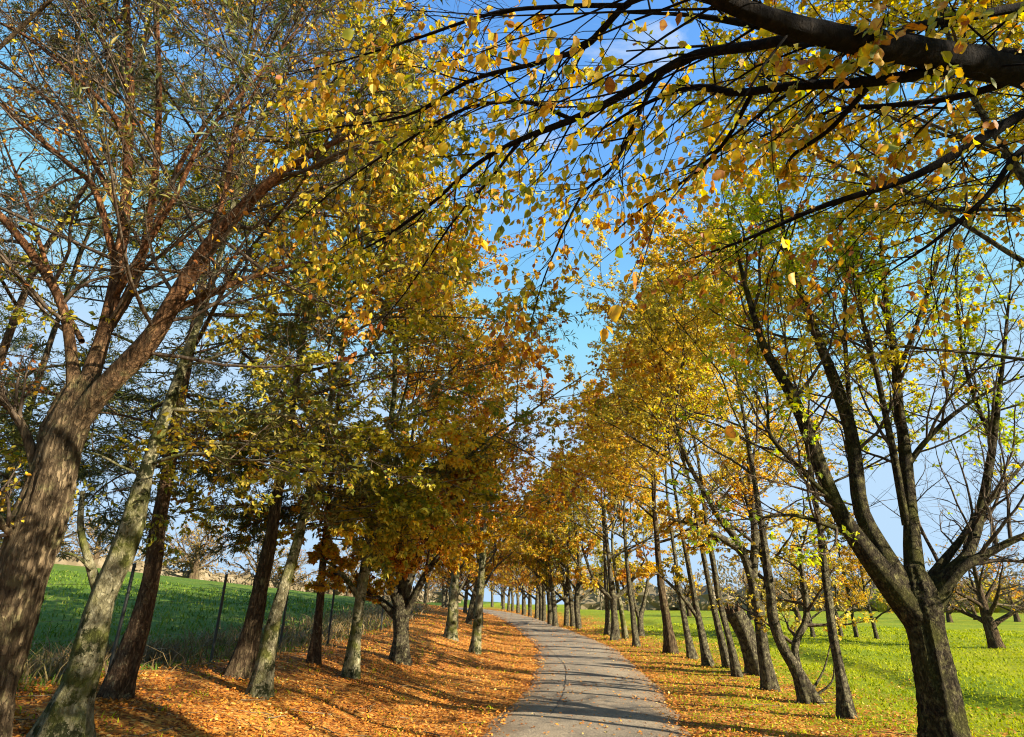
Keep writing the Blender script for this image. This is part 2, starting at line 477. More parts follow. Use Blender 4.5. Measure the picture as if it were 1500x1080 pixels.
BM = {
    'dark': bark_mat('bark_dark_rough', (0.014, 0.011, 0.007), (0.066, 0.055, 0.036), (0.29, 0.25, 0.165), (0.27, 0.25, 0.13), 11, 0.47, 0.66, 1.3, 1.0, 0.35),
    'mossy': bark_mat('bark_dark_mossy', (0.009, 0.007, 0.005), (0.034, 0.027, 0.017), (0.15, 0.125, 0.07), (0.17, 0.155, 0.065), 10, 0.50, 0.66, 1.2, 1.0, 0.4, moss=(0.075, 0.075, 0.018)),
    'black': bark_mat('bark_shade_black', (0.004, 0.0034, 0.003), (0.009, 0.007, 0.0055), (0.024, 0.018, 0.013), None, bump=0.7, stretch=0.5),  # the overhead bough's shade is put into this bark colour
    'lichen': bark_mat('bark_pale_lichen', (0.08, 0.07, 0.035), (0.21, 0.19, 0.105), (0.43, 0.40, 0.26), (0.028, 0.032, 0.012), 6.5, 0.50, 0.545, 1.0, 0.7, 0.5, moss=(0.12, 0.125, 0.026)),
    'fissured': bark_mat('bark_fissured_brown', (0.018, 0.012, 0.008), (0.085, 0.058, 0.032), (0.25, 0.185, 0.10), (0.20, 0.18, 0.075), 4, 0.55, 0.7, 1.0, 1.0, 0.22),
    'red': bark_mat('bark_reddish', (0.035, 0.016, 0.008), (0.125, 0.052, 0.022), (0.27, 0.13, 0.055), (0.27, 0.18, 0.09), 5, 0.58, 0.68, 1.0, 0.9, 0.35),
    'redtop': bark_mat('bark_brown_turning_red', (0.025, 0.017, 0.010), (0.115, 0.082, 0.046), (0.30, 0.23, 0.13), (0.21, 0.19, 0.085), 5, 0.52, 0.68, 0.9, 1.0, 0.22, upper=((0.030, 0.012, 0.006), (0.15, 0.062, 0.024), (0.34, 0.18, 0.08))),
    'flaky': bark_mat('bark_flaky_brown', (0.035, 0.021, 0.012), (0.11, 0.066, 0.036), (0.23, 0.16, 0.09), (0.30, 0.23, 0.12), 9, 0.57, 0.63, 1.2, 1.0, 0.3),
    'twig': bark_mat('twig_brown', (0.020, 0.015, 0.010), (0.060, 0.044, 0.030), (0.22, 0.17, 0.115), bump=0.1),
    'twigpale': bark_mat('twig_pale', (0.07, 0.05, 0.03), (0.15, 0.115, 0.07), (0.26, 0.21, 0.14), bump=0.1),
}

# ------------------------------------------------------------------ ground
def litter_mask(x, y):
    dx = x - roadx(np.minimum(y, 92))
    p = np.stack([x, y], -1)
    nz = vnoise(p, 0.35, 11) * 0.5 + vnoise(p, 1.1, 12) * 0.35
    left = sstep(-9.0, -6.0, dx + 0.6 * nz) * (dx < 0)
    right = (1 - sstep(1.9, 6.9, dx + 1.7 * nz)) * 0.84 * (dx >= 0)
    return np.clip(np.maximum(left, right) * sstep(95, 60, y), 0, 1)

def axis(lo, hi, c0, c1, fine, coarse_pow=1.09):
    a = list(np.arange(c0, c1, fine)); s = fine; v = a[-1]
    while v < hi: s *= coarse_pow; v += s; a.append(v)
    s = fine; v = a[0]; b = []
    while v > lo: s *= coarse_pow; v -= s; b.append(v)
    return np.array(b[::-1] + a)

gx = axis(-900, 900, -8, 11, 0.26, 1.13)
gy = axis(-60, 1600, 5, 22, 0.27, 1.07)
GX, GY = np.meshgrid(gx, gy)
GZ = height(GX, GY)
gdx = np.abs(GX - roadx(np.minimum(GY, 92)))
GZ = GZ + 0.0
GZ = GZ - 0.035 * (1 - sstep(1.15, 1.5, gdx)) * (GY < 93)
nxg, nyg = len(gx), len(gy)
ii = (np.arange(nyg - 1) * nxg)[:, None] + np.arange(nxg - 1)[None]
gq = np.stack([ii, ii + 1, ii + nxg + 1, ii + nxg], -1).reshape(-1, 4)
gv = np.stack([GX, GY, GZ], -1).reshape(-1, 3)

def ground_mat():
    m, n, l, out = new_mat('grass_and_leaf_litter')
    tc = n.new('ShaderNodeTexCoord')
    a = n.new('ShaderNodeAttribute'); a.attribute_name = 'tint'
    def noise(sc, det=6, ro=0.6):
        q = n.new('ShaderNodeTexNoise'); q.inputs['Scale'].default_value = sc; q.inputs['Detail'].default_value = det; q.inputs['Roughness'].default_value = ro
        l.new(tc.outputs['Object'], q.inputs['Vector']); return q
    gfine, gbig = noise(14, 8, 0.75), noise(0.28, 5)
    gr = ramp(n, [(0.30, (0.07, 0.10, 0.008)), (0.5, (0.20, 0.24, 0.009)), (0.72, (0.32, 0.34, 0.014))])
    gr2 = ramp(n, [(0.35, (0.70, 0.86, 0.7)), (0.65, (1.25, 1.12, 1.0))])
    l.new(gfine.outputs['Fac'], gr.inputs['Fac']); l.new(gbig.outputs['Fac'], gr2.inputs['Fac'])
    sx = n.new('ShaderNodeSeparateXYZ'); l.new(tc.outputs['Object'], sx.inputs[0])
    px_ = n.new('ShaderNodeMapRange'); px_.inputs['From Min'].default_value = -5.0; px_.inputs['From Max'].default_value = -7.5
    l.new(sx.outputs['X'], px_.inputs['Value'])
    gp_ = ramp(n, [(0.30, (0.035, 0.065, 0.012)), (0.5, (0.085, 0.145, 0.016)), (0.72, (0.15, 0.20, 0.022))]); l.new(gfine.outputs['Fac'], gp_.inputs['Fac'])  # ground past the fence: tree shade painted in as darker, cooler green
    gx_ = n.new('ShaderNodeMixRGB'); l.new(px_.outputs[0], gx_.inputs['Fac']); l.new(gr.outputs['Color'], gx_.inputs['Color1']); l.new(gp_.outputs['Color'], gx_.inputs['Color2'])
    gr = gx_
    gm = n.new('ShaderNodeMixRGB'); gm.blend_type = 'MULTIPLY'; gm.inputs['Fac'].default_value = 1
    l.new(gr.outputs['Color'], gm.inputs['Color1']); l.new(gr2.outputs['Color'], gm.inputs['Color2'])
    vo = n.new('ShaderNodeTexVoronoi'); vo.inputs['Scale'].default_value = 26
    l.new(tc.outputs['Object'], vo.inputs['Vector'])
    sp = n.new('ShaderNodeSeparateColor'); l.new(vo.outputs['Color'], sp.inputs['Color'])
    lr = ramp(n, [(0, (0.10, 0.038, 0.012)), (0.2, (0.27, 0.09, 0.018)), (0.5, (0.46, 0.17, 0.028)), (0.8, (0.57, 0.27, 0.05)), (1, (0.62, 0.38, 0.11))])
    l.new(sp.outputs[0], lr.inputs['Fac'])
    big = noise(0.9, 4)
    lr2 = ramp(n, [(0.35, (0.62, 0.56, 0.52)), (0.62, (1.1, 1.1, 1.1))])
    l.new(big.outputs['Fac'], lr2.inputs['Fac'])
    lm = n.new('ShaderNodeMixRGB'); lm.blend_type = 'MULTIPLY'; lm.inputs['Fac'].default_value = 1
    l.new(lr.outputs['Color'], lm.inputs['Color1']); l.new(lr2.outputs['Color'], lm.inputs['Color2'])
    # patchy mask: cells of leaves over grass
    sub = n.new('ShaderNodeMath'); sub.operation = 'SUBTRACT'
    l.new(a.outputs['Fac'], sub.inputs[0]); l.new(sp.outputs[1], sub.inputs[1])
    mr = ramp(n, [(0.46, (0, 0, 0)), (0.54, (1, 1, 1))])
    ad = n.new('ShaderNodeMath'); ad.operation = 'ADD'; ad.inputs[1].default_value = 0.5
    l.new(sub.outputs[0], ad.inputs[0]); l.new(ad.outputs[0], mr.inputs['Fac'])
    mx = n.new('ShaderNodeMixRGB')
    l.new(mr.outputs['Color'], mx.inputs['Fac']); l.new(gm.outputs['Color'], mx.inputs['Color1']); l.new(lm.outputs['Color'], mx.inputs['Color2'])
    p = n.new('ShaderNodeBsdfPrincipled'); p.inputs['Roughness'].default_value = 0.9; p.inputs['Specular IOR Level'].default_value = 0.1
    l.new(mx.outputs['Color'], p.inputs['Base Color'])
    bsum = n.new('ShaderNodeMath'); bsum.operation = 'ADD'
    l.new(gfine.outputs['Fac'], bsum.inputs[0]); l.new(sp.outputs[2], bsum.inputs[1])
    bp = n.new('ShaderNodeBump'); bp.inputs['Strength'].default_value = 0.9; bp.inputs['Distance'].default_value = 0.04
    l.new(bsum.outputs[0], bp.inputs['Height']); l.new(bp.outputs['Normal'], p.inputs['Normal'])
    l.new(p.outputs[0], out.inputs['Surface'])
    return m
g = MB(); g.add(gv, gq, tint=litter_mask(gv[:, 0], gv[:, 1]))
g.build('ground', ground_mat(), kind='structure')

# ------------------------------------------------------------------ road
def road_mat():
    m, n, l, out = new_mat('worn_asphalt')
    tc = n.new('ShaderNodeTexCoord')
    a = n.new('ShaderNodeAttribute'); a.attribute_name = 'tint'
    def noise(sc, det=6, ro=0.6):
        q = n.new('ShaderNodeTexNoise'); q.inputs['Scale'].default_value = sc; q.inputs['Detail'].default_value = det; q.inputs['Roughness'].default_value = ro
        l.new(tc.outputs['Object'], q.inputs['Vector']); return q
    f, b = noise(42, 8, 0.85), noise(0.9, 7, 0.7)
    r = ramp(n, [(0.30, (0.070, 0.058, 0.042)), (0.5, (0.215, 0.178, 0.128)), (0.66, (0.54, 0.46, 0.34))])
    l.new(f.outputs['Fac'], r.inputs['Fac'])
    r2 = ramp(n, [(0.34, (0.55, 0.56, 0.58)), (0.62, (1.15, 1.12, 1.06))])
    l.new(b.outputs['Fac'], r2.inputs['Fac'])
    mx = n.new('ShaderNodeMixRGB'); mx.blend_type = 'MULTIPLY'; mx.inputs['Fac'].default_value = 1
    l.new(r.outputs['Color'], mx.inputs['Color1']); l.new(r2.outputs['Color'], mx.inputs['Color2'])
    # earthy edges
    r3 = ramp(n, [(0.55, (0, 0, 0)), (1.0, (0.8, 0.8, 0.8))])
    l.new(a.outputs['Fac'], r3.inputs['Fac'])
    mx2 = n.new('ShaderNodeMixRGB'); mx2.inputs['Color2'].default_value = (0.24, 0.16, 0.085, 1)
    l.new(r3.outputs['Color'], mx2.inputs['Fac']); l.new(mx.outputs['Color'], mx2.inputs['Color1'])
    p = n.new('ShaderNodeBsdfPrincipled'); p.inputs['Roughness'].default_value = 0.8; p.inputs['Specular IOR Level'].default_value = 0.3
    l.new(mx2.outputs['Color'], p.inputs['Base Color'])
    bp = n.new('ShaderNodeBump'); bp.inputs['Strength'].default_value = 0.9; bp.inputs['Distance'].default_value = 0.02
    l.new(f.outputs['Fac'], bp.inputs['Height']); l.new(bp.outputs['Normal'], p.inputs['Normal'])
    l.new(p.outputs[0], out.inputs['Surface'])
    return m
ry = np.concatenate([np.arange(-28, 5, 0.6), np.arange(5, 30, 0.15), np.arange(30, 92, 0.4)])
rx = roadx(ry)
hw = 1.42 - 0.004 * np.clip(ry, 0, 45)
NU = 17
us = np.linspace(-1, 1, NU)
rw = np.random.RandomState(5)
edge_l = hw + 0.07 * np.interp(ry, np.arange(-30, 95, 0.7), rw.randn(179)[:179]) * 0.8
edge_r = hw + 0.07 * np.interp(ry, np.arange(-30, 95, 0.7), rw.randn(179)[:179]) * 0.8
RX = rx[:, None] + np.where(us[None] < 0, us[None] * edge_l[:, None], us[None] * edge_r[:, None])
RY = np.repeat(ry[:, None], NU, 1)
RZ = height(np.repeat(rx[:, None], NU, 1), RY) + 0.02 + 0.03 * (1 - us[None] ** 2) - 0.03 * np.abs(us[None]) ** 8 + 0.006 * np.sin(RX * 3 + RY * 1.3)
rq = (np.arange(len(ry) - 1) * NU)[:, None] + np.arange(NU - 1)[None]
rq = np.stack([rq, rq + 1, rq + NU + 1, rq + NU], -1).reshape(-1, 4)
rd = MB(); rd.add(np.stack([RX, RY, RZ], -1), rq, tint=np.repeat(np.abs(us)[None], len(ry), 0).ravel())
road = rd.build('road', road_mat(), kind='structure')

def road_z(x, y):
    u = (x - roadx(y)) / 1.33
    return height(roadx(y), y) + 0.02 + 0.03 * (1 - u ** 2) + 0.006 * np.sin(x * 3 + y * 1.3)

m_crack, n_, l_, o_ = new_mat('tar_seam')
p_ = n_.new('ShaderNodeBsdfPrincipled'); p_.inputs['Base Color'].default_value = (0.018, 0.016, 0.014, 1); p_.inputs['Roughness'].default_value = 0.7
l_.new(p_.outputs[0], o_.inputs['Surface'])
rs = np.random.RandomState(21)
def crack(pts, w):
    P = catmull(pts, 60)
    P[:, :2] += rs.randn(60, 2) * 0.012
    ww = w * (0.5 + rs.rand(60))
    d = np.gradient(P[:, :2], axis=0); d = d / np.linalg.norm(d, axis=1, keepdims=True)
    nn = np.stack([-d[:, 1], d[:, 0]], -1)
    a_ = P[:, :2] + nn * ww[:, None]; b_ = P[:, :2] - nn * ww[:, None]
    V = np.stack([np.column_stack([a_, road_z(a_[:, 0], a_[:, 1]) + 0.006]), np.column_stack([b_, road_z(b_[:, 0], b_[:, 1]) + 0.006])], 1)
    k = np.arange(59) * 2
    mb = MB(); mb.add(V, np.stack([k, k + 1, k + 3, k + 2], -1))
    mb.build('crack', m_crack, road)
def gp(px, py):
    q = ground_at(px, py); return q[:3]
crack([gp(800, 950), gp(818, 966), gp(828, 980), gp(829, 998), gp(826, 1015), gp(818, 1036), gp(808, 1052)], 0.006)
crack([gp(870, 1010), gp(905, 1016), gp(940, 1014)], 0.005)

# ------------------------------------------------------------------ fallen leaves, grass
rs = np.random.RandomState(77)
def scatter(n, ylo, yhi, xlo, xhi, pw):
    """denser near the camera"""
    u = rs.rand(n)
    y = (ylo ** (1 - pw) + u * (yhi ** (1 - pw) - ylo ** (1 - pw))) ** (1 / (1 - pw))
    return rs.uniform(xlo, xhi, n) + roadx(y), y
def fallen(x, y, size, seed, lift=0.012, tilt=0.5):
    M = len(x)
    e = 0.05
    z = np.where(np.abs(x - roadx(y)) < 1.3, road_z(x, y), height(x, y))
    pos = np.stack([x, y, z + rs.uniform(0.004, 0.004 + lift * 3, M)], -1)
    az = rs.uniform(0, 2 * PI, M)
    d = nrm(np.stack([np.cos(az), np.sin(az), rs.normal(0, tilt * 0.6, M)], -1))
    up = np.stack([rs.normal(0, tilt, M), rs.normal(0, tilt, M), np.ones(M)], -1)
    n_ = nrm(up - d * (up * d).sum(1, keepdims=True))
    mb = MB()
    s0 = np.clip(1 + (y - 12) / 40, 1, 2.2)
    leaves_var(mb, pos, d, n_, size, s0, seed)
    return mb
def leaves_var(mb, pos, d, n_, size, sc, seed):
    M = len(pos)
    L = (rs.uniform(size[0], size[1], M) * sc)[:, None]
    b = np.cross(d, n_)
    W = L * 0.33 * rs.uniform(0.8, 1.25, M)[:, None]
    fold = rs.uniform(-0.3, 0.7, M)[:, None] * W
    curl = rs.uniform(-0.3, 0.1, M)[:, None] * L
    tint = np.clip(0.48 + 0.2 * vnoise(pos[:, :2], 0.35, seed) + rs.normal(0, 0.24, M), 0, 1)
    v = np.stack([pos - d * L * .5, pos - b * W + n_ * fold, pos + d * L * .5 - n_ * curl, pos + b * W + n_ * fold], 1)
    k = (np.arange(M) * 4)[:, None]
    mb.add(v, None, np.concatenate([k + np.array([[0, 1, 2]]), k + np.array([[0, 2, 3]])]), tint=np.repeat(tint, 4))
x, y = scatter(115000, 5.0, 62, -9.0, 7.0, 1.5)
mk = litter_mask(x, y)
adx = np.abs(x - roadx(y))
ok = (rs.rand(len(x)) < mk) & (adx > 1.28 + 0.12 * rs.randn(len(x))) & (rs.rand(len(x)) < 0.75 + 0.5 * vnoise(np.stack([x, y], -1), 0.8, 45))
fallen(x[ok], y[ok], (0.032, 0.056), 5).build('fallen_leaves', LM['litter'], kind='stuff')
x, y = scatter(14000, 5.0, 60, -1.45, 1.45, 1.4)
dd = np.abs(x - roadx(y))
ok = rs.rand(len(x)) < 0.10 + 0.9 * sstep(0.8, 1.42, dd) ** 2 + 0.25 * (vnoise(np.stack([x, y], -1), 0.5, 44) > 0.7)
fallen(x[ok], y[ok], (0.035, 0.06), 6, 0.006, 0.3).build('scattered_leaves', LM['litter'], kind='stuff')

def blades(x, y, h, w, mat, name, lean=0.35, seed=3):
    M = len(x)
    z = height(x, y)
    pos = np.stack([x, y, z - 0.01], -1)
    az = rs.uniform(0, 2 * PI, M)
    b = np.stack([np.cos(az), np.sin(az), np.zeros(M)], -1)
    tip = np.stack([rs.normal(0, lean, M), rs.normal(0, lean, M), np.ones(M)], -1)
    hh = (h * rs.uniform(0.5, 1.3, M))[:, None]
    ww = np.broadcast_to(np.asarray(w), (M,))[:, None]
    mid = pos + tip * hh * 0.5 * np.array([0.55, 0.55, 1.1])
    v = np.stack([pos - b * ww, pos + b * ww, mid + b * ww * .7, mid - b * ww * .7, pos + tip * hh], 1)
    k = (np.arange(M) * 5)[:, None]
    tint = np.clip(0.5 + 0.15 * vnoise(pos[:, :2], 0.25, seed) + rs.normal(0, 0.2, M), 0, 1)
    mb = MB()
    mb.add(v, k + np.array([[0, 1, 2, 3]]), k + np.array([[3, 2, 4]]), tint=np.repeat(tint, 5))
    return mb.build(name, LM[mat], kind='stuff')
x, y = scatter(70000, 6.5, 36, 1.5, 26, 1.6)
dx = x - roadx(y)
vis = np.abs(x) < 1.05 * (y + 2)
ok = (rs.rand(len(x)) > litter_mask(x, y) * 0.82) & vis
x, y = x[ok], y[ok]
blades(x, y, 0.05 * (1 + (y - 8) / 70), 0.0055 + 0.0008 * y, 'grass', 'grass', 0.5)
x, y = scatter(26000, 5, 40, -30, -6.6, 1.5)
ok = np.abs(x) < 1.2 * (y + 2)
x, y = x[ok], y[ok]
blades(x, y, 0.10 * (1 + (y - 8) / 70), 0.006 + 0.0008 * y, 'shaded_pasture', 'grass', 0.5)
# dry weeds along the fence and round some trunk bases
x, y = scatter(30000, 5, 55, -10.5, -6.2, 1.3)
nz = vnoise(np.stack([x, y], -1), 0.45, 31)
dxl = x - roadx(y)
ok = rs.rand(len(x)) < np.clip(0.55 + 0.5 * nz, 0.05, 1) * np.exp(-((dxl + 8.2) / 1.3) ** 2)
x, y = x[ok], y[ok]
blades(x, y, np.full(len(x), 0.32) * (0.6 + 0.6 * rs.rand(len(x))), 0.005 + 0.0006 * y, 'drygrass', 'dry_grass', 0.7)


x, y = scatter(420, 6, 34, -7.5, 6.0, 1.3)
ok = (litter_mask(x, y) > 0.4) & (np.abs(x - roadx(y)) > 1.2); x, y = x[ok], y[ok]; M = len(x)
az = rs.uniform(0, 2 * PI, M); Lt = rs.uniform(0.12, 0.6, M)
tp = np.zeros((M, 5, 3))
for k in range(5):
    xx = x + np.cos(az) * Lt * (k - 2) / 4 + rs.normal(0, 0.012, M); yy = y + np.sin(az) * Lt * (k - 2) / 4 + rs.normal(0, 0.012, M)
    tp[:, k] = np.stack([xx, yy, height(xx, yy) + 0.02 + rs.uniform(0, 0.015, M)], -1)
tm_ = MB(); tubes(tm_, tp, np.repeat(rs.uniform(0.003, 0.009, M)[:, None], 5, 1) * np.linspace(1, 0.4, 5), 4)
tm_.build('fallen_twigs', BM['twigpale'], kind='stuff')
x, y = scatter(5200, 6, 40, -7.0, -1.5, 1.4)
ok = vnoise(np.stack([x, y], -1), 0.6, 61) > 0.25; x, y = x[ok], y[ok]
blades(x, y, np.full(len(x), 0.06), 0.004 + 0.0006 * y, 'grass', 'grass', 0.7)

# ------------------------------------------------------------------ trees
def px_r(wpx, p):
    z = cdepth(p)
    xn = (p[0] - CAM[0]) / z                      # a wide lens stretches things away from its axis
    return 0.5 * wpx / FPX * z / math.sqrt(1 + xn * xn)

def trace(pts, n):
    """pts of (px, py, Y, width px) -> smooth polyline and radii in the place"""
    W = np.array([at(a, b, c) for a, b, c, _ in pts])
    R = np.array([px_r(w, p) for (_, _, _, w), p in zip(pts, W)])
    P = catmull(W, n)
    Rr = np.interp(np.linspace(0, len(pts) - 1, n), np.arange(len(pts)), R)
    return P, Rr

def resample(P, R, K):
    u = np.linspace(0, len(P) - 1, K)
    return np.stack([np.interp(u, np.arange(len(P)), P[:, k]) for k in range(3)], -1), np.interp(u, np.arange(len(P)), R)

def crown(rs, limbsP, limbsR, base, parent, leafmat, twigmat, n2=7, n3=6, n4=4, nl=9, size=(0.06, 0.095), len2=(0.35, 0.6), len3=(0.35, 0.6),
          len4=(0.35, 0.7), keep=1.0, trop=0.03, droop=0.5, ang=52, bias=None, t2=(0.25, 1.0), needle=False, detail=0, clump=1.0, twig_sides=3, seed=1, wr=0.62, rmin=0.0035, flat=0.6,
          foliage_name='foliage', twig_k=3):
    P2, R2 = grow(rs, limbsP, limbsR, n2, t2, (ang, 12), len2, trop=trop, K=6, rr=0.55, rmax=0.05, rmin=0.008, bias=bias, flat=flat)
    P3, R3 = grow(rs, P2, R2, n3, (0.15, 1.0), (46, 12), len3, trop=trop * 0.5, K=4, rr=0.55, rmax=0.014, rmin=rmin * 1.4, flat=flat)
    P4, R4 = grow(rs, P3, R3, n4, (0.15, 1.0), (42, 14), len4, trop=0.0, K=twig_k, rr=0.6, rmax=0.006, rmin=rmin, flat=0.7)
    tw = MB()
    tubes(tw, P2, R2, 5); tubes(tw, P3, R3, twig_sides); tubes(tw, P4, R4, 3)
    tw.build('twigs', BM[twigmat], parent, base, kind='stuff')
    lv = MB()
    if nl:
        A = P4
        if needle:
            pos, d, nn = leaf_sites(rs, A, nl, (0, 1), droop=0.1, spread=0.9, keep=keep)
            leaves(lv, rs, pos, d, nn, size, wr=wr, seed=seed, clump=clump)
        else:
            pos, d, nn = leaf_sites(rs, A, nl, (0.05, 1.0), droop=droop, keep=keep)
            leaves(lv, rs, pos, d, nn, size, seed=seed, detail=detail, clump=clump, wr=wr)
        lv.build(foliage_name, LM[leafmat], parent, base, smooth=False, kind='stuff')
    return P2, P3, P4

TREES = []
def trunk_tree(label, trunk_px, H, leafmat, bark, seed, spread=3.2, nlimb=11, crown_lo=0.28, name='autumn_tree', nl=9, keep=1.0, n2=7, n3=6, n4=4,
               size=(0.055, 0.09), side=0.0, group=None, flare=0.75, extra=(), lean_top=0.0, elev=(6, 66), twigmat='twig', needle=False, wr=0.62, sides=14, base=None, detail=0, Y=None, forks=1, cat='tree', droop=0.5, trop=0.03, low=0, bare=(), topf=0.62):
    """trunk traced through pixels at the tree's own distance, then a leader up to H with limbs and a crown"""
    rs = np.random.RandomState(seed)
    b = ground_at(trunk_px[0][0], trunk_px[0][1]) if base is None else np.asarray(base, float)
    Yb = b[1]
    lod = float(np.clip(12.5 / Yb, 0.45, 1))
    if lod < 0.75: n4 = max(3, n4 - 1)
    if lod < 0.62: n2 = n2 - 1
    nl = max(4, int(round(nl * 1.25 * (0.55 + 0.45 * lod))))
    nlimb += 1; spread *= 1.2; H *= 1.06
    size = tuple(q * min(1.55, lod ** -0.5) for q in size)
    pts = [(p[0], p[1], Yb + (p[3] if len(p) > 3 else 0), p[2]) for p in trunk_px]
    W = np.array([at(a, bb, c) for a, bb, c, _ in pts]); R = 0.9 * np.array([px_r(w, p) for (_, _, _, w), p in zip(pts, W)])
    W[0] = b - np.array([0, 0, 0.08])
    root = thing(name, label, cat, b, group)
    # leader
    top = np.array([W[-1][0] + lean_top + rs.normal(0, 0.4), Yb + rs.normal(0, 0.4), b[2] + H])
    d0 = nrm(W[-1] - W[-2])
    hgap = top[2] - W[-1][2]
    m1 = W[-1] + d0 * hgap * 0.3
    m2 = W[-1] * 0.4 + top * 0.6 + rs.normal(0, 0.2, 3)
    m1 = m1 * 0.6 + (W[-1] * 0.7 + top * 0.3) * 0.4
    pathW = np.vstack([W, m1, m2, top])
    rl = R[-1]
    pathR = np.concatenate([R, [rl * topf, rl * topf * 0.5, 0.012]])
    P = catmull(pathW, 46); Rr = np.interp(np.linspace(0, len(pathW) - 1, 46), np.arange(len(pathW)), pathR)
    tm = MB(); bigtube(tm, P, Rr, sides, seed, flare=flare)
    tm.build('trunk', BM[bark], root, b)
    # limbs
    LP, LR = [], []
    hrel = (P[:, 2] - b[2]) / H
    for k in range(nlimb):
        hh = crown_lo + (0.96 - crown_lo) * ((k + rs.uniform(0.2, 0.8)) / nlimb) ** 0.9
        i = int(np.argmin(np.abs(hrel - hh)))
        az = k * 2.4 + rs.uniform(-0.5, 0.5)
        el = rad(elev[0] + (elev[1] - elev[0]) * hh + rs.uniform(-8, 8))
        L = spread * (1.15 - 0.75 * max(0, (hh - 0.35) / 0.65)) * rs.uniform(0.75, 1.15)
        hd = np.array([math.cos(az) + side, math.sin(az), 0]); hd /= np.linalg.norm(hd) + 1e-6
        d = hd * math.cos(el) + np.array([0, 0, math.sin(el)])
        q = [P[i]]
        for s in range(7):
            d = nrm(d + rs.normal(0, 0.10, 3) + np.array([0, 0, 0.03 if needle else 0.045]))
            q.append(q[-1] + d * L / 7)
        LP.append(np.array(q)); LR.append(np.linspace(max(min(Rr[i] * 0.55, 0.034 if needle else 0.06), 0.012), 0.007, 8))
    for k in range(low):
        hh = rs.uniform(2.3, 4.2) / H
        i = int(np.argmin(np.abs(hrel - hh)))
        az = rad(-25 + 230 * ((k * 0.618) % 1.0)) + rs.uniform(-0.2, 0.2); el = rad(rs.uniform(-4, 22))
        d = np.array([math.cos(az) * math.cos(el), math.sin(az) * math.cos(el), math.sin(el)]); L = rs.uniform(1.5, 2.9)
        q = [P[i]]
        for s in range(7):
            d = nrm(d + rs.normal(0, 0.12, 3) + np.array([0, 0, -0.03])); q.append(q[-1] + d * L / 7)
        LP.append(np.array(q)); LR.append(np.linspace(rs.uniform(0.014, 0.024), 0.005, 8))
    for e in bare:
        ep, er = trace([(a, bb, Yb + c, w) for a, bb, c, w in e], 12)
        lm = MB(); tubes(lm, ep[None], er[None], 7); lm.build('shoot', BM[bark], root, b)
    for e in extra:
        ep, er = trace([(a, bb, Yb + c, w) for a, bb, c, w in e], 8)
        LP.append(ep); LR.append(er)
    # continue the top of the leader as a limb so that it carries twigs as well
    lp, lr = resample(P[28:], Rr[28:], 8); LPa = np.array(LP + [lp]); LRa = np.array(LR + [lr])
    for q_, r_ in zip(LP, LR):
        if r_[0] < 0.014: continue
    big = [(q_, r_) for q_, r_ in zip(LP, LR)]
    for q_, r_ in big:
        lm = MB(); tubes(lm, catmull(q_, 14)[None], np.interp(np.linspace(0, 7, 14), np.arange(8), r_)[None], 7)
        lm.build('limb', BM[bark], root, b)
    crown(rs, LPa, LRa, b, root, leafmat, twigmat, n2, n3, n4, nl, size, keep=keep, seed=seed, needle=needle, wr=wr, detail=detail, droop=droop, trop=trop, twig_k=3 if Yb < 15 else 2)
    TREES.append(root)
    return root

# ---- the big tree with reddish limbs at the picture's edge
def custom_tree(name, label, base, trunk, limbs, bark_t, bark_l, seed, leafmat, twigmat, cat='tree', sides=22, flare=0.35, group=None, **kw):
    rs = np.random.RandomState(seed)
    root = thing(name, label, cat, base, group)
    P, R = trunk
    tm = MB(); bigtube(tm, P, R, sides, seed, ridge=0.06, flare=flare, lump=0.07)
    tm.build('trunk', BM[bark_t], root, base)
    LP, LR = [], []
    for k, (p, r) in enumerate(limbs):
        lm = MB(); bigtube(lm, p, r, 10 if r[0] > 0.03 else 7, seed + k, ridge=0.03, lump=0.07)
        lm.build('limb', BM[bark_l], root, base)
        a_, b_ = resample(p, r, 10); LP.append(a_); LR.append(b_)
    return root, rs, np.array(LP), np.array(LR)

def limb_px(pts, n=30):
    a, b = np.array(pts[-2], float), np.array(pts[-1], float)
    e = b + (b - a) * 0.9; e[3] = 0.8
    return trace(list(pts) + [tuple(e)], n)

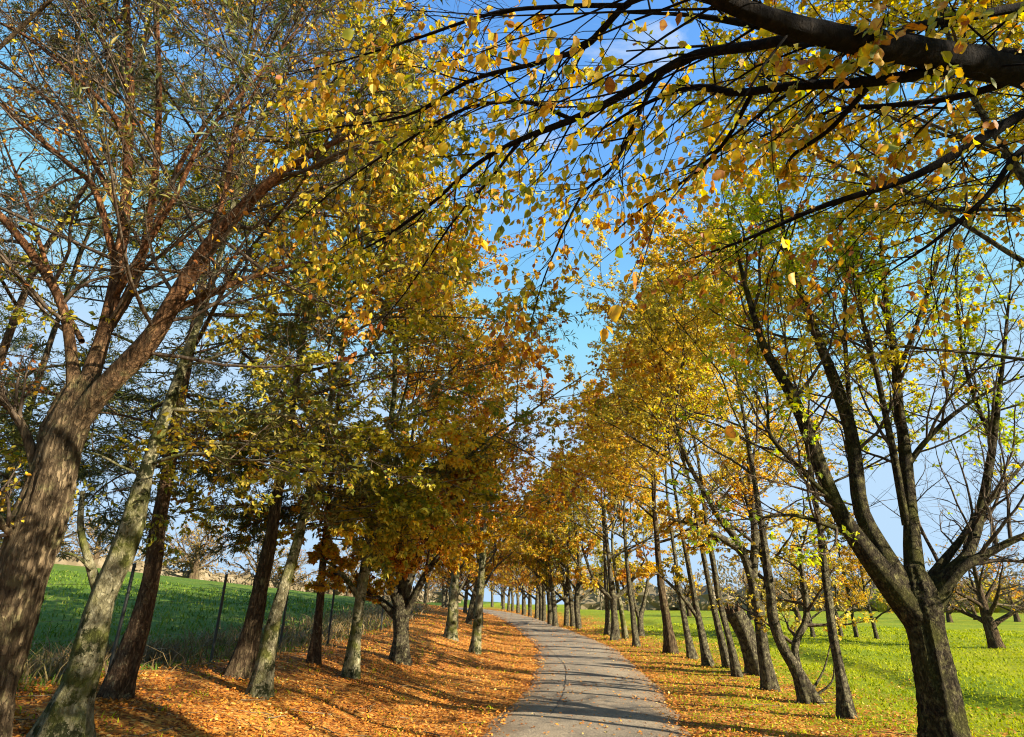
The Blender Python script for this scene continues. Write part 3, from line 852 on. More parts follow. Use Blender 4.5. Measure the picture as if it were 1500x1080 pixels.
bL1 = np.array([*at(-20, 1125, 5.5)[:2], 0]); bL1[2] = height(bL1[0], bL1[1])
tp = trace([(-48, 1130, 5.5, 98), (-4, 960, 5.5, 88), (46, 800, 5.5, 79), (78, 700, 5.5, 74), (93, 640, 5.5, 70), (112, 590, 5.5, 58), (124, 555, 5.5, 40)], 90)
L1_limbs = [limb_px([(a_, b_, c_, d_ * (0.9 if k_ == 0 else 0.72)) for a_, b_, c_, d_ in q]) for k_, q in enumerate((
    [(100, 630, 5.5, 50), (150, 572, 5.45, 44), (215, 505, 5.3, 38), (255, 440, 5.2, 33), (300, 370, 5.1, 28), (370, 290, 4.9, 20), (440, 235, 4.7, 13), (530, 190, 4.5, 5)],
    [(222, 492, 5.3, 20), (255, 455, 5.3, 18), (300, 435, 5.35, 15), (350, 412, 5.4, 13), (430, 388, 5.6, 8), (520, 378, 5.8, 3)],
    [(112, 610, 5.5, 52), (138, 535, 5.55, 42), (155, 480, 5.6, 34), (175, 380, 5.7, 27), (187, 250, 5.8, 22), (190, 120, 5.9, 18), (184, -20, 6.0, 13), (180, -120, 6.1, 6)],
    [(152, 490, 5.6, 26), (198, 410, 5.75, 20), (222, 300, 5.9, 17), (233, 150, 6.1, 13), (228, -20, 6.3, 9), (225, -100, 6.4, 5)],
    [(108, 610, 5.5, 36), (105, 520, 5.4, 26), (88, 440, 5.35, 23), (45, 370, 5.25, 20), (-10, 305, 5.1, 17), (-90, 230, 5.0, 10)],
    [(58, 700, 5.5, 30), (40, 640, 5.4, 23), (20, 605, 5.35, 20), (-8, 578, 5.3, 18), (-80, 520, 5.2, 10)],
    [(38, 800, 5.45, 30), (20, 782, 5.35, 24), (-12, 752, 5.2, 20), (-80, 700, 5.0, 12)],
    [(172, 400, 5.7, 18), (140, 281, 5.5, 15), (100, 240, 5.4, 13), (37, 185, 5.3, 11), (-15, 140, 5.2, 8)],
    [(186, 215, 5.8, 15), (167, 170, 5.7, 13), (104, 107, 5.6, 11), (41, 55, 5.5, 9), (-20, 25, 5.4, 6)],
    [(180, 320, 5.7, 14), (110, 190, 5.9, 12), (55, 133, 6.0, 10), (-5, 88, 6.1, 7)],
    [(120, 500, 5.5, 15), (80, 420, 5.8, 12), (40, 300, 6.0, 9), (10, 220, 6.2, 5)],
    [(228, 330, 5.9, 14), (270, 230, 6.0, 11), (330, 140, 6.1, 8), (390, 60, 6.2, 4)],
    [(300, 372, 5.1, 14), (330, 280, 5.3, 11), (350, 180, 5.5, 8), (400, 90, 5.6, 4)],
    [(190, 140, 5.9, 13), (150, 60, 5.8, 10), (110, -20, 5.7, 7)],
    [(165, 440, 5.65, 16), (250, 300, 5.2, 12), (300, 200, 4.9, 9), (380, 110, 4.7, 5), (430, 50, 4.6, 3)],
))]
rootL1, rsL1, LP, LR = custom_tree('broad_tree', 'massive forked tree with warm reddish limbs above a fissured grey brown trunk', bL1, tp, L1_limbs, 'redtop', 'redtop', 101, 'rustbrown', 'twig', sides=48)
P2, R2 = grow(rsL1, LP, LR, 14, (0.2, 1.0), (48, 14), (0.28, 0.55), trop=0.05, K=7, rr=0.5, rmax=0.022, rmin=0.005, wig=0.25)
P3, R3 = grow(rsL1, P2, R2, 9, (0.12, 1.0), (46, 14), (0.3, 0.6), trop=0.03, K=5, rr=0.55, rmax=0.008, rmin=0.0025, wig=0.25)
P4, R4 = grow(rsL1, P3, R3, 5, (0.12, 1.0), (46, 16), (0.35, 0.75), trop=0.0, K=3, rr=0.6, rmax=0.004, rmin=0.0018, wig=0.3)
tw = MB(); tubes(tw, P2, R2, 5); tubes(tw, P3, R3, 3); tubes(tw, P4, R4, 3)
tw.build('twigs', BM['twig'], rootL1, bL1, kind='stuff')
pos, d, nn = leaf_sites(rsL1, P4, 1, keep=0.30, droop=0.6)
lv = MB(); leaves(lv, rsL1, pos, d, nn, (0.035, 0.065), seed=7, detail=1)
lv.build('foliage', LM['goldrust'], rootL1, bL1, smooth=False, kind='stuff')

# ---- broad dark tree on the grass side
bR1 = np.array([*at(1394, 1112, 8.2)[:2], 0]); bR1[2] = height(bR1[0], bR1[1])
tpR = trace([(1394, 1122, 8.2, 84), (1384, 1070, 8.2, 72), (1371, 1000, 8.2, 64), (1358, 930, 8.2, 58), (1350, 890, 8.2, 64), (1343, 858, 8.2, 56), (1336, 830, 8.2, 34)], 80)
R1_limbs = [limb_px([(a_, b_, c_, d_ * (0.66 if q[0][3] < 25 else (0.95, 0.82, 0.72)[min(k_, 2)])) for k_, (a_, b_, c_, d_) in enumerate(q)]) for q in (
    [(1345, 905, 8.2, 56), (1295, 845, 8.15, 50), (1255, 790, 8.1, 42), (1225, 740, 8.0, 36), (1185, 640, 7.9, 29), (1150, 560, 7.8, 23), (1118, 505, 7.7, 17), (1095, 430, 7.6, 11), (1075, 350, 7.5, 5)],
    [(1335, 890, 8.2, 52), (1290, 805, 8.3, 42), (1260, 740, 8.35, 34), (1248, 640, 8.4, 30), (1222, 557, 8.4, 25), (1196, 490, 8.4, 20), (1175, 435, 8.4, 15), (1150, 350, 8.4, 9), (1140, 270, 8.4, 4)],
    [(1345, 880, 8.2, 40), (1335, 780, 8.3, 32), (1326, 665, 8.4, 27), (1316, 590, 8.5, 23), (1312, 528, 8.5, 19), (1300, 460, 8.5, 15), (1292, 380, 8.6, 10), (1290, 300, 8.6, 4)],
    [(1328, 770, 8.3, 22), (1311, 676, 8.2, 19), (1296, 602, 8.1, 15), (1280, 530, 8.1, 12), (1262, 460, 8.0, 9), (1255, 380, 8.0, 4)],
    [(1362, 885, 8.2, 44), (1388, 845, 8.2, 34), (1420, 808, 8.2, 28), (1438, 745, 8.3, 23), (1452, 665, 8.4, 18), (1463, 580, 8.4, 13), (1472, 500, 8.5, 9), (1480, 420, 8.5, 4)],
    [(1366, 878, 8.2, 30), (1410, 832, 8.0, 23), (1455, 806, 7.9, 19), (1500, 785, 7.8, 15), (1560, 770, 7.7, 8)],
    [(1355, 870, 8.2, 30), (1371, 838, 8.3, 22), (1408, 790, 8.4, 17), (1432, 755, 8.5, 13), (1490, 690, 8.7, 8), (1540, 630, 8.8, 4)],
    [(1325, 690, 8.4, 16), (1356, 646, 8.3, 13), (1400, 605, 8.3, 11), (1459, 568, 8.3, 8), (1530, 540, 8.3, 4)],
    [(1250, 640, 8.4, 14), (1240, 540, 8.6, 11), (1238, 450, 8.7, 9), (1245, 360, 8.8, 5)],
    [(1228, 742, 8.0, 14), (1175, 690, 7.8, 11), (1130, 640, 7.7, 9), (1125, 600, 7.7, 6)],
    [(1310, 560, 8.5, 13), (1345, 470, 8.6, 10), (1370, 390, 8.7, 7), (1390, 310, 8.8, 4)],
    [(1455, 650, 8.4, 13), (1420, 560, 8.5, 10), (1405, 480, 8.6, 8), (1400, 400, 8.6, 4)],
    [(1260, 790, 8.1, 16), (1215, 770, 7.9, 12), (1160, 755, 7.7, 8), (1100, 760, 7.6, 4)],
)]
rootR1, rsR1, LP, LR = custom_tree('broad_tree', 'stout dark tree forking low into many black limbs with lime leaves, nearest the grass field', bR1, tpR, R1_limbs, 'mossy', 'mossy', 202, 'lime', 'twig', sides=44, flare=0.25)
PS, RS = grow(rsR1, LP, LR, 6, (0.18, 0.85), (40, 12), (1.0, 2.3), rel=False, trop=0.10, K=10, rr=0.55, rmax=0.026, rmin=0.010, wig=0.2, tip=0.3)
P2, R2 = grow(rsR1, LP, LR, 8, (0.2, 1.0), (48, 14), (0.22, 0.45), trop=0.05, K=7, rr=0.5, rmax=0.016, rmin=0.006, wig=0.22)
P2s, R2s = grow(rsR1, PS, RS, 6, (0.15, 1.0), (46, 14), (0.25, 0.55), trop=0.05, K=7, rr=0.55, rmax=0.012, rmin=0.005, wig=0.24)
P2 = np.concatenate([P2, P2s]); R2 = np.concatenate([R2, R2s])
P3, R3 = grow(rsR1, P2, R2, 5, (0.12, 1.0), (46, 14), (0.3, 0.6), trop=0.02, K=5, rr=0.55, rmax=0.008, rmin=0.003, wig=0.22)
P4, R4 = grow(rsR1, P3, R3, 4, (0.12, 1.0), (46, 16), (0.35, 0.75), trop=0.0, K=3, rr=0.6, rmax=0.004, rmin=0.0022, wig=0.25)
tw = MB(); tubes(tw, PS, RS, 6); tubes(tw, P2, R2, 5); tubes(tw, P3, R3, 3); tubes(tw, P4, R4, 3)
tw.build('twigs', BM['twig'], rootR1, bR1, kind='stuff')
sel = vnoise(P4[:, 0], 0.30, 5) + 0.4 * rsR1.randn(len(P4)) + 0.35 * (6.0 - P4[:, 0, 0]) * (P4[:, 0, 2] > 4.5)
A = P4[sel > 0.05]
pos, d, nn = leaf_sites(rsR1, A, 4, keep=0.6, droop=0.4)
lv = MB(); leaves(lv, rsR1, pos, d, nn, (0.05, 0.09), seed=8)
lv.build('foliage', LM['lime'], rootR1, bR1, smooth=False, kind='stuff')

# ---- tree whose boughs hang over the camera; its trunk stands beside the viewer
bR0 = np.array([5.0, 2.5, 0.0]); bR0[2] = height(5.0, 2.5)
P0 = catmull([bR0 - [0, 0, .1], bR0 + [0.02, 0, 1.2], bR0 + [-0.05, 0.02, 2.4], bR0 + [-0.1, 0.05, 3.6], bR0 + [0.1, 0.1, 5.2], bR0 + [0.2, -0.1, 7.5]], 36)
R0 = np.interp(np.linspace(0, 5, 36), np.arange(6), [0.30, 0.25, 0.24, 0.20, 0.13, 0.05])
def bough(world_pts, pts, n=34):
    W = [np.array(w[:3]) for w in world_pts] + [at(a, b, c) for a, b, c, _ in pts]
    R = [w[3] * (0.8 if len(pts) else 1) for w in world_pts] + [px_r(w * 0.74, at(a, b, c)) for a, b, c, w in pts]
    return catmull(W, n), np.interp(np.linspace(0, len(W) - 1, n), np.arange(len(W)), R)
R0_limbs = [
    bough([(4.95, 2.55, 2.7, .15), (4.1, 2.45, 3.4, .13)], [(1600, 112, 2.25, 82), (1500, 106, 2.1, 74), (1400, 86, 1.95, 72), (1280, 66, 1.75, 60), (1180, 44, 1.6, 50), (1100, 18, 1.5, 40), (1040, -8, 1.45, 33), (950, -70, 1.45, 22), (860, -130, 1.45, 10)]),
    bough([], [(1400, 96, 1.95, 40), (1330, 112, 1.95, 26), (1250, 122, 1.95, 22), (1160, 126, 2.0, 18), (1080, 136, 2.1, 15), (1020, 128, 2.2, 12), (950, 150, 2.4, 7), (880, 190, 2.6, 4)]),
    bough([], [(1190, 50, 1.62, 26), (1100, 68, 1.8, 22), (1010, 84, 1.95, 20), (911, 140, 2.15, 17), (841, 174, 2.3, 14), (759, 206, 2.5, 11), (696, 242, 2.7, 9), (630, 300, 2.9, 6), (560, 350, 3.2, 4), (490, 385, 3.4, 2)]),
    bough([], [(1060, 2, 1.47, 22), (990, -10, 1.7, 18), (920, 5, 1.9, 14), (860, 66, 2.1, 12), (790, 92, 2.25, 10), (690, 118, 2.45, 8), (600, 168, 2.7, 6), (500, 186, 2.9, 4), (420, 200, 3.1, 2)]),
    bough([(4.9, 2.6, 2.9, .09), (4.0, 2.9, 3.5, .075)], [(1600, 120, 2.8, 28), (1500, 166, 2.8, 26), (1420, 213, 2.85, 22), (1330, 262, 2.95, 17), (1200, 304, 3.1, 12), (1090, 352, 3.3, 7), (1010, 380, 3.5, 3)]),
    bough([(4.9, 2.6, 2.6, .07), (4.1, 3.0, 3.0, .05)], [(1600, 170, 3.0, 20), (1500, 218, 3.0, 17), (1445, 288, 3.05, 13), (1370, 352, 3.2, 8), (1300, 400, 3.4, 3)]),
    bough([], [(1600, 0, 2.1, 26), (1500, 10, 2.0, 24), (1420, 25, 1.95, 22), (1340, 40, 1.85, 20), (1270, 62, 1.76, 22)]),
    bough([], [(1480, 120, 2.1, 22), (1400, 143, 2.2, 15), (1300, 155, 2.3, 12), (1230, 160, 2.4, 9), (1140, 190, 2.6, 5), (1050, 230, 2.9, 3)]),
    bough([], [(1270, 130, 1.95, 13), (1215, 190, 2.1, 10), (1165, 225, 2.2, 8), (1148, 250, 2.3, 4)]),
    bough([], [(1010, 88, 1.95, 12), (960, 120, 2.4, 10), (900, 240, 2.7, 7), (850, 290, 2.9, 5), (800, 400, 3.2, 3), (775, 480, 3.4, 1.6)]),
    bough([], [(840, 176, 2.3, 9), (770, 150, 2.5, 8), (680, 160, 2.6, 6), (590, 210, 2.8, 5), (500, 270, 3.0, 3), (430, 330, 3.2, 2)]),
    bough([], [(915, 8, 1.9, 10), (820, 10, 2.0, 9), (720, 20, 2.1, 7), (600, 60, 2.3, 5), (500, 90, 2.5, 3), (420, 110, 2.7, 2)]),
    bough([], [(1100, 140, 2.1, 10), (1060, 210, 2.3, 8), (1010, 260, 2.6, 6), (960, 290, 2.8, 5), (900, 340, 3.1, 3)]),
    bough([], [(760, 208, 2.5, 8), (720, 260, 2.8, 6), (660, 330, 3.2, 4), (600, 420, 3.7, 3), (560, 470, 4.0, 2)]),
    # unseen crown above and behind the viewer, added to shade the near bough
    bough([(5.0, 2.6, 4.2, .10), (4.0, 3.4, 5.6, .07), (3.0, 4.0, 6.6, .05), (2.0, 4.4, 7.4, .025), (1.2, 4.8, 8.0, .01)], []),
    bough([(5.1, 2.5, 4.8, .09), (4.6, 1.4, 6.2, .07), (4.2, 0.4, 7.2, .05), (3.6, -0.6, 8.0, .02)], []),
    bough([(5.1, 2.6, 5.6, .08), (5.6, 3.4, 7.0, .06), (6.0, 4.2, 8.2, .04), (6.2, 4.8, 9.0, .02)], []),
    bough([(5.1, 2.5, 6.0, .07), (4.2, 2.4, 7.4, .05), (3.4, 2.2, 8.6, .03), (2.6, 2.0, 9.4, .02)], []),
    bough([(5.0, 2.4, 3.6, .10), (5.9, 1.6, 4.6, .08), (6.8, 0.8, 5.4, .05), (7.6, 0.2, 6.0, .02)], []),
    bough([(4.95, 2.5, 3.8, .09), (5.5, 1.2, 4.8, .07), (5.6, 0.0, 5.6, .05), (5.4, -1.2, 6.4, .02)], []),
    bough([(5.1, 2.5, 6.6, .05), (5.0, 1.9, 8.0, .03), (4.8, 1.2, 9.2, .02)], []),
    bough([(5.0, 2.4, 4.4, .09), (6.2, 1.4, 5.4, .07), (7.0, 0.4, 6.6, .05), (7.8, -0.4, 7.4, .02)], []),
    bough([(5.0, 2.4, 5.0, .08), (6.0, 2.2, 5.8, .06), (7.2, 1.6, 6.6, .04), (8.2, 1.2, 7.2, .02)], []),
    bough([(5.0, 2.5, 3.3, .08), (5.8, 2.2, 4.0, .06), (6.6, 1.6, 4.6, .04), (7.4, 1.0, 5.0, .02)], []),
]
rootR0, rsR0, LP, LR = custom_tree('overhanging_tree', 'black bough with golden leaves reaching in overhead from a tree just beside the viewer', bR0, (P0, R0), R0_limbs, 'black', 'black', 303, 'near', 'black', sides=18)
NV = 14
P2a, R2a = grow(rsR0, LP[:NV], LR[:NV], 20, (0.15, 1.0), (40, 13), (0.16, 0.36), trop=-0.05, K=6, rr=0.45, rmax=0.0055, rmin=0.0014, wig=0.26, flat=0.7, bias=(-0.25, 0.25, -0.05))
ll = np.linalg.norm(np.diff(LP[:NV], axis=1), axis=2).sum(1)
kp = rsR0.rand(len(P2a)) < np.repeat(np.clip(ll / 2.2, 0.2, 1), 20)
P2a, R2a = P2a[kp], R2a[kp]
P3a, R3a = grow(rsR0, P2a, R2a, 6, (0.2, 1.0), (38, 12), (0.35, 0.65), trop=-0.06, K=5, rr=0.6, rmax=0.003, rmin=0.001, wig=0.22, flat=0.7)
P2b, R2b = grow(rsR0, LP[NV:], LR[NV:], 9, (0.25, 1.0), (50, 12), (0.3, 0.55), trop=0.0, K=6, rr=0.5, rmax=0.03, rmin=0.006)
P3b, R3b = grow(rsR0, P2b, R2b, 7, (0.2, 1.0), (46, 12), (0.35, 0.6), trop=-0.02, K=5, rr=0.55, rmax=0.008, rmin=0.0025)
tw = MB(); tubes(tw, P2a, R2a, 5); tubes(tw, P3a, R3a, 4); tubes(tw, P2b, R2b, 5); tubes(tw, P3b, R3b, 3)
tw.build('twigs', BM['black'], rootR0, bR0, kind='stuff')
pa = leaf_sites(rsR0, P3a, 6, droop=1.0, spread=0.7, keep=0.7, nodes=[0.35, 0.62, 0.82, 1.0, 1.0])
pa2 = leaf_sites(rsR0, P2a, 5, (0.35, 1.0), droop=1.0, spread=0.7, keep=0.6)
posA, dA, nA = [np.concatenate([a_, b_]) for a_, b_ in zip(pa, pa2)]
pxA, pyA, zA = project(posA)
inview = (zA > 0.3) & (pxA > -20) & (pxA < 1520) & (pyA > -20) & (pyA < 1100)
far_enough = np.linalg.norm(posA - CAM, axis=1) > 1.15
order = np.argsort(np.where(inview & far_enough, zA, 99))
pick, rest = order[:300], order[300:]
rest = rest[far_enough[rest]]

def leaf_shape(seed):
    """an oval toothed leaf with a midrib fold, about 1 long, on its stalk"""
    r = np.random.RandomState(seed)
    n = 7
    t = np.linspace(0, 1, n)
    w = 0.33 * np.sin(PI * t ** 0.82) ** 0.75
    fold, curl, twist = r.uniform(0.05, 0.8), r.uniform(-0.7, 0.9), r.uniform(-0.9, 0.9)
    V, T = [], []
    for k in range(n):
        a = curl * t[k]
        cy, cz = 0.12 + t[k] * math.cos(a * 0.7), -math.sin(a) * t[k] * 0.6
        tw_ = twist * t[k]
        for s in (-1, 0, 1):
            wob = 1 + 0.10 * r.randn() * (s != 0)
            xx = s * w[k] * wob
            zz = abs(s) * w[k] * fold + 0.05 * r.randn() * w[k]
            V.append((xx * math.cos(tw_) - zz * math.sin(tw_), cy, cz + xx * math.sin(tw_) + zz * math.cos(tw_)))
    for k in range(n - 1):
        for s in (0, 1):
            a = k * 3 + s
            T += [(a, a + 1, a + 4), (a, a + 4, a + 3)]
    b = len(V)
    V += [(-0.012, 0, 0), (0.012, 0, 0), (0.0, 0.13, 0.0)]
    T.append((b, b + 1, b + 2))
    te = np.zeros(len(V))
    for k in range(n):                          # browning margin, paler midrib, odd blotches
        for s_, q in ((-1, 0), (0, 1), (1, 2)):
            te[k * 3 + q] = (0.16 * r.rand() if s_ else -0.07) + (0.22 if r.rand() < 0.10 else 0) + 0.12 * (k == n - 1)
    return np.array(V), np.array(T), te
lmesh = []
for tintv in (0.02, 0.14, 0.24, 0.34, 0.42, 0.5, 0.58, 0.66, 0.74, 0.82, 0.9, 0.97):
    for k in range(2):
        V, T, te = leaf_shape(int(tintv * 1000) + k * 7)
        mb = MB(); mb.add(V, None, T, tint=np.clip(tintv + te, 0, 1)); lmesh.append(mb.mesh('leaf', LM['near']))
from mathutils import Matrix
for k in pick:
    o = bpy.data.objects.new('leaf', lmesh[rsR0.randint(len(lmesh))])
    COL.objects.link(o); o.parent = rootR0
    yv, zv = dA[k], nA[k]; xv = np.cross(yv, zv)
    s = rsR0.uniform(0.038, 0.066)
    M = Matrix([[xv[0] * s, yv[0] * s, zv[0] * s, posA[k][0] - bR0[0]], [xv[1] * s, yv[1] * s, zv[1] * s, posA[k][1] - bR0[1]],
                [xv[2] * s, yv[2] * s, zv[2] * s, posA[k][2] - bR0[2]], [0, 0, 0, 1]])
    o.matrix_local = M
lv = MB(); leaves(lv, rsR0, posA[rest], dA[rest], nA[rest], (0.034, 0.062), wr=0.66, seed=9, detail=1)
pb = leaf_sites(rsR0, P3b, 9, keep=0.9, droop=0.7)
leaves(lv, rsR0, *pb, (0.065, 0.10), seed=9)
lv.build('foliage', LM['near'], rootR0, bR0, smooth=False, kind='stuff')

# ---- the row on the leaf covered bank
bank = 'trees along the leafy bank'
verge = 'trees along the grass verge'
trunk_tree('leaning trunk mottled pale grey and moss green, in front of a flaking brown trunk', [(86, 1092, 90), (106, 1030, 66), (122, 985, 54), (148, 880, 44), (183, 800, 42), (206, 720, 34), (228, 650, 23)], 11.0, 'olive', 'lichen', 11, spread=3.2,
           nlimb=11, n2=6, n3=6, n4=4, nl=5, keep=0.75, size=(0.05, 0.08), side=0.25, sides=22, lean_top=0.6,
           topf=0.45, low=9, bare=([(143, 862, 0, 20), (128, 815, -0.1, 13), (118, 770, -0.1, 11), (121, 720, -0.1, 8)], [(135, 835, -.1, 7), (112, 815, -.2, 5), (85, 808, -.3, 3)]), crown_lo=0.42)
trunk_tree('evergreen with flaking dark brown trunk just behind the mottled leaning trunk', [(169, 1022, 46), (200, 930, 38), (220, 850, 30), (233, 770, 27), (246, 690, 22)], 14.5, 'needle', 'flaky', 12, spread=3.3, nlimb=19, n2=6, n3=6, n4=4, nl=7, size=(0.07, 0.15),
           needle=True, wr=0.17, elev=(-4, 40), low=11, name='evergreen_tree', sides=20, crown_lo=0.18)
trunk_tree('evergreen with thick ridged brown trunk between the fence and the slim mottled trunk', [(350, 992, 44), (369, 920, 31), (382, 860, 26), (394, 800, 22), (406, 730, 18)], 14.5, 'needle', 'fissured', 13, spread=3.2, nlimb=18, n2=6, n3=6, n4=4, nl=7, size=(0.08, 0.16),
           needle=True, wr=0.17, elev=(-4, 40), low=11, name='evergreen_tree', sides=18, crown_lo=0.18)
trunk_tree('slim mottled white and moss trunk in front of the thick ridged evergreen trunk', [(380, 1020, 35), (396, 930, 24), (413, 870, 20), (434, 800, 17), (450, 735, 14)], 11.2, 'olive', 'lichen', 14, spread=3.3, nlimb=13, nl=10, side=0.1, low=8, size=(0.07, 0.105), sides=16, crown_lo=0.24, n3=6)
trunk_tree('straight plain brown trunk standing beside the fence post', [(459, 972, 19), (467, 900, 13), (473, 830, 12), (480, 750, 10)], 12.5, 'gold', 'flaky', 15, spread=3.2, nlimb=13, nl=10, low=6, size=(0.07, 0.105), crown_lo=0.18)
trunk_tree('mottled trunk with pale lit edge standing in fallen leaves before the many-stemmed tree', [(513, 992, 25), (522, 920, 17), (532, 850, 17), (545, 780, 15), (556, 720, 12)], 10.8, 'goldrust', 'lichen', 16, spread=3.4, nlimb=13, nl=10, low=5, size=(0.07, 0.105), side=0.15, crown_lo=0.22, n3=6,
           extra=([(528, 880, 0, 10), (508, 850, -0.2, 8), (490, 830, -0.3, 5), (468, 818, -.4, 3)],))
mst = [[(588, 900, 0, 16), (600, 850, 0.1, 12), (620, 800, 0.1, 10), (648, 750, 0.2, 8), (668, 700, .2, 5)], [(590, 895, 0, 16), (585, 840, 0, 12), (580, 780, 0, 10), (570, 700, 0, 6)], [(592, 895, 0, 15), (598, 830, 0.3, 12), (606, 760, 0.4, 9), (615, 690, .5, 5)],
       [(583, 905, 0, 14), (560, 882, 0, 11), (545, 872, 0, 9), (520, 850, 0, 5)], [(586, 898, 0, 14), (565, 830, -.3, 11), (545, 770, -.4, 8), (530, 710, -.5, 4)], [(594, 898, 0, 13), (625, 840, -0.4, 10), (655, 800, -.6, 7), (690, 760, -.8, 4)]]
trunk_tree('dark many-stemmed tree fanning out from a short mossy trunk', [(585, 970, 29), (587, 930, 23), (588, 895, 27), (592, 830, 11), (596, 760, 8)], 9.0, 'goldrust', 'dark', 17, spread=3.2, nlimb=12, nl=11, low=4, side=0.3, extra=mst, crown_lo=0.3, n3=6, sides=18)
trunk_tree('bare lit trunk close to the road edge at the bend', [(696, 957, 16), (700, 900, 12), (705, 850, 11), (708, 790, 9)], 9.2, 'goldrust', 'lichen', 18, spread=3.0, nlimb=13, nl=10, side=0.3, crown_lo=0.3, n3=6)
trunk_tree('mossy trunk halfway between the many-stemmed tree and the bare lit trunk', [(661, 936, 19), (663, 890, 15), (667, 840, 13)], 9.5, 'olive', 'lichen', 19, spread=3.2, nlimb=13, nl=9, crown_lo=0.24, n3=6)
trunk_tree('thin dark slanting trunk behind the bare lit trunk at the bend', [(686, 914, 9), (692, 880, 7), (699, 850, 6)], 9.0, 'goldrust', 'dark', 20, spread=3.0, nlimb=12, nl=10, crown_lo=0.26)

# ---- the row along the grass verge
trunk_tree('upright rough trunk with yellow leaves standing next to the stout dark tree', [(1241, 1052, 26), (1231, 990, 17), (1219, 920, 15), (1211, 860, 14), (1204, 800, 11)], 8.4, 'yellowgreen', 'dark', 31, spread=2.7, nlimb=11, nl=7, keep=0.6, side=-0.25, crown_lo=0.34, sides=18)
trunk_tree('crooked double trunk twisting from one leaning base among dead shoots', [(1190, 1030, 34), (1168, 985, 21), (1146, 945, 18), (1132, 905, 18), (1128, 860, 15), (1120, 800, 12)], 9.0, 'straw', 'dark', 32, spread=2.9, nlimb=11, nl=8, keep=0.8, side=-0.3, crown_lo=0.36, sides=18,
           extra=([(1180, 1010, 0, 15), (1166, 965, 0.15, 12), (1167, 938, 0.2, 12), (1182, 905, 0.2, 11), (1178, 860, 0.2, 9), (1170, 800, .2, 6)],
                  ), bare=([(1184, 1020, 0, 6), (1205, 985, 0.1, 3), (1215, 950, .1, 2), (1218, 920, .1, 1)], [(1190, 1022, 0, 5), (1218, 1000, -.1, 3), (1222, 970, -.1, 2), (1226, 945, -.1, 1)]))
trunk_tree('leaning trunk in front of the broken stump', [(1130, 1012, 25), (1120, 960, 19), (1109, 890, 17), (1099, 840, 16), (1078, 790, 13), (1045, 745, 9)], 9.6, 'straw', 'dark', 33, spread=3.0, nlimb=12, nl=9, side=-0.4, crown_lo=0.34, sides=16,
           extra=([(1102, 850, 0, 16), (1106, 790, 0, 12), (1100, 720, 0, 9), (1095, 650, 0, 5)], [(1112, 900, 0, 16), (1125, 850, .2, 12), (1110, 790, .2, 10), (1085, 700, .2, 5)], [(1085, 805, 0, 14), (1060, 790, -.2, 11), (1020, 770, -.4, 7), (980, 760, -.5, 3)]))
trunk_tree('slender leaning pale edged trunk just before the broken stump', [(1081, 991, 15), (1069, 940, 12), (1054, 880, 10), (1044, 820, 9), (1034, 760, 7)], 9.4, 'straw', 'dark', 34, spread=2.8, nlimb=11, nl=10, side=-0.3, crown_lo=0.36)
trunk_tree('slender trunk side by side with the pale edged leaning one', [(1067, 978, 14), (1055, 930, 11), (1041, 870, 9), (1030, 810, 8)], 9.4, 'straw', 'dark', 35, spread=2.8, nlimb=11, nl=9, side=-0.2, crown_lo=0.36)
trunk_tree('thin leaning trunk forking at head height, before the side by side pair', [(1037, 976, 17), (1028, 930, 12), (1018, 880, 10), (1005, 810, 8), (997, 770, 6)], 9.4, 'gold', 'dark', 36, spread=2.8, nlimb=11, nl=10, side=-0.3, crown_lo=0.34, extra=([(1022, 905, 0, 8), (1000, 875, 0, 6), (975, 850, 0, 4), (950, 830, 0, 2)],))
trunk_tree('slim trunk between the forked thin one and the flared pale trunk', [(1014, 965, 15), (1005, 920, 10), (996, 870, 8), (988, 810, 6)], 9.2, 'straw', 'dark', 37, spread=2.6, nlimb=11, nl=9, side=-0.2, crown_lo=0.34)
trunk_tree('sturdy trunk with flared foot and brown ivy, along the grass verge', [(984, 957, 21), (977, 910, 15), (969, 860, 12), (963, 800, 9)], 9.6, 'goldrust', 'fissured', 38, spread=3.0, nlimb=12, nl=10, side=-0.3, crown_lo=0.32)
trunk_tree('dark trunk at the verge edge with a low forked shoot behind it', [(932, 947, 11), (927, 900, 8), (921, 850, 7)], 9.4, 'gold', 'dark', 39, spread=3.0, nlimb=12, nl=10, side=-0.2, crown_lo=0.3)
trunk_tree('low forked V-shaped tree on the grass behind the verge edge trunk', [(939, 932, 11), (938, 905, 9), (944, 880, 6)], 6.5, 'olive', 'dark', 40, spread=2.2, nlimb=9, nl=8, crown_lo=0.3, extra=([(938, 912, 0, 7), (930, 885, 0, 5), (926, 860, 0, 4), (925, 830, 0, 2)],))
trunk_tree('spreading tree with two arching side limbs beside the road edge leaves', [(901, 938, 14), (900, 900, 11), (897, 868, 12), (893, 830, 7)], 9.2, 'goldrust', 'dark', 41, spread=3.2, nlimb=12, nl=10, crown_lo=0.28, extra=([(898, 878, 0, 9), (880, 862, 0, 7), (866, 840, 0, 5), (852, 800, 0, 3)], [(898, 878, 0, 8), (915, 865, 0, 6), (925, 850, 0, 4), (945, 820, 0, 2)]))
trunk_tree('pale slim trunk just beyond the spreading tree', [(917, 936, 9), (912, 905, 8), (906, 870, 7)], 8.5, 'gold', 'lichen', 42, spread=2.6, nlimb=10, nl=9, crown_lo=0.34)
trunk_tree('dark straight trunk half hidden behind the spreading tree', [(891, 930, 10), (890, 900, 8), (888, 860, 7)], 8.8, 'straw', 'dark', 43, spread=2.6, nlimb=10, nl=9, crown_lo=0.32)

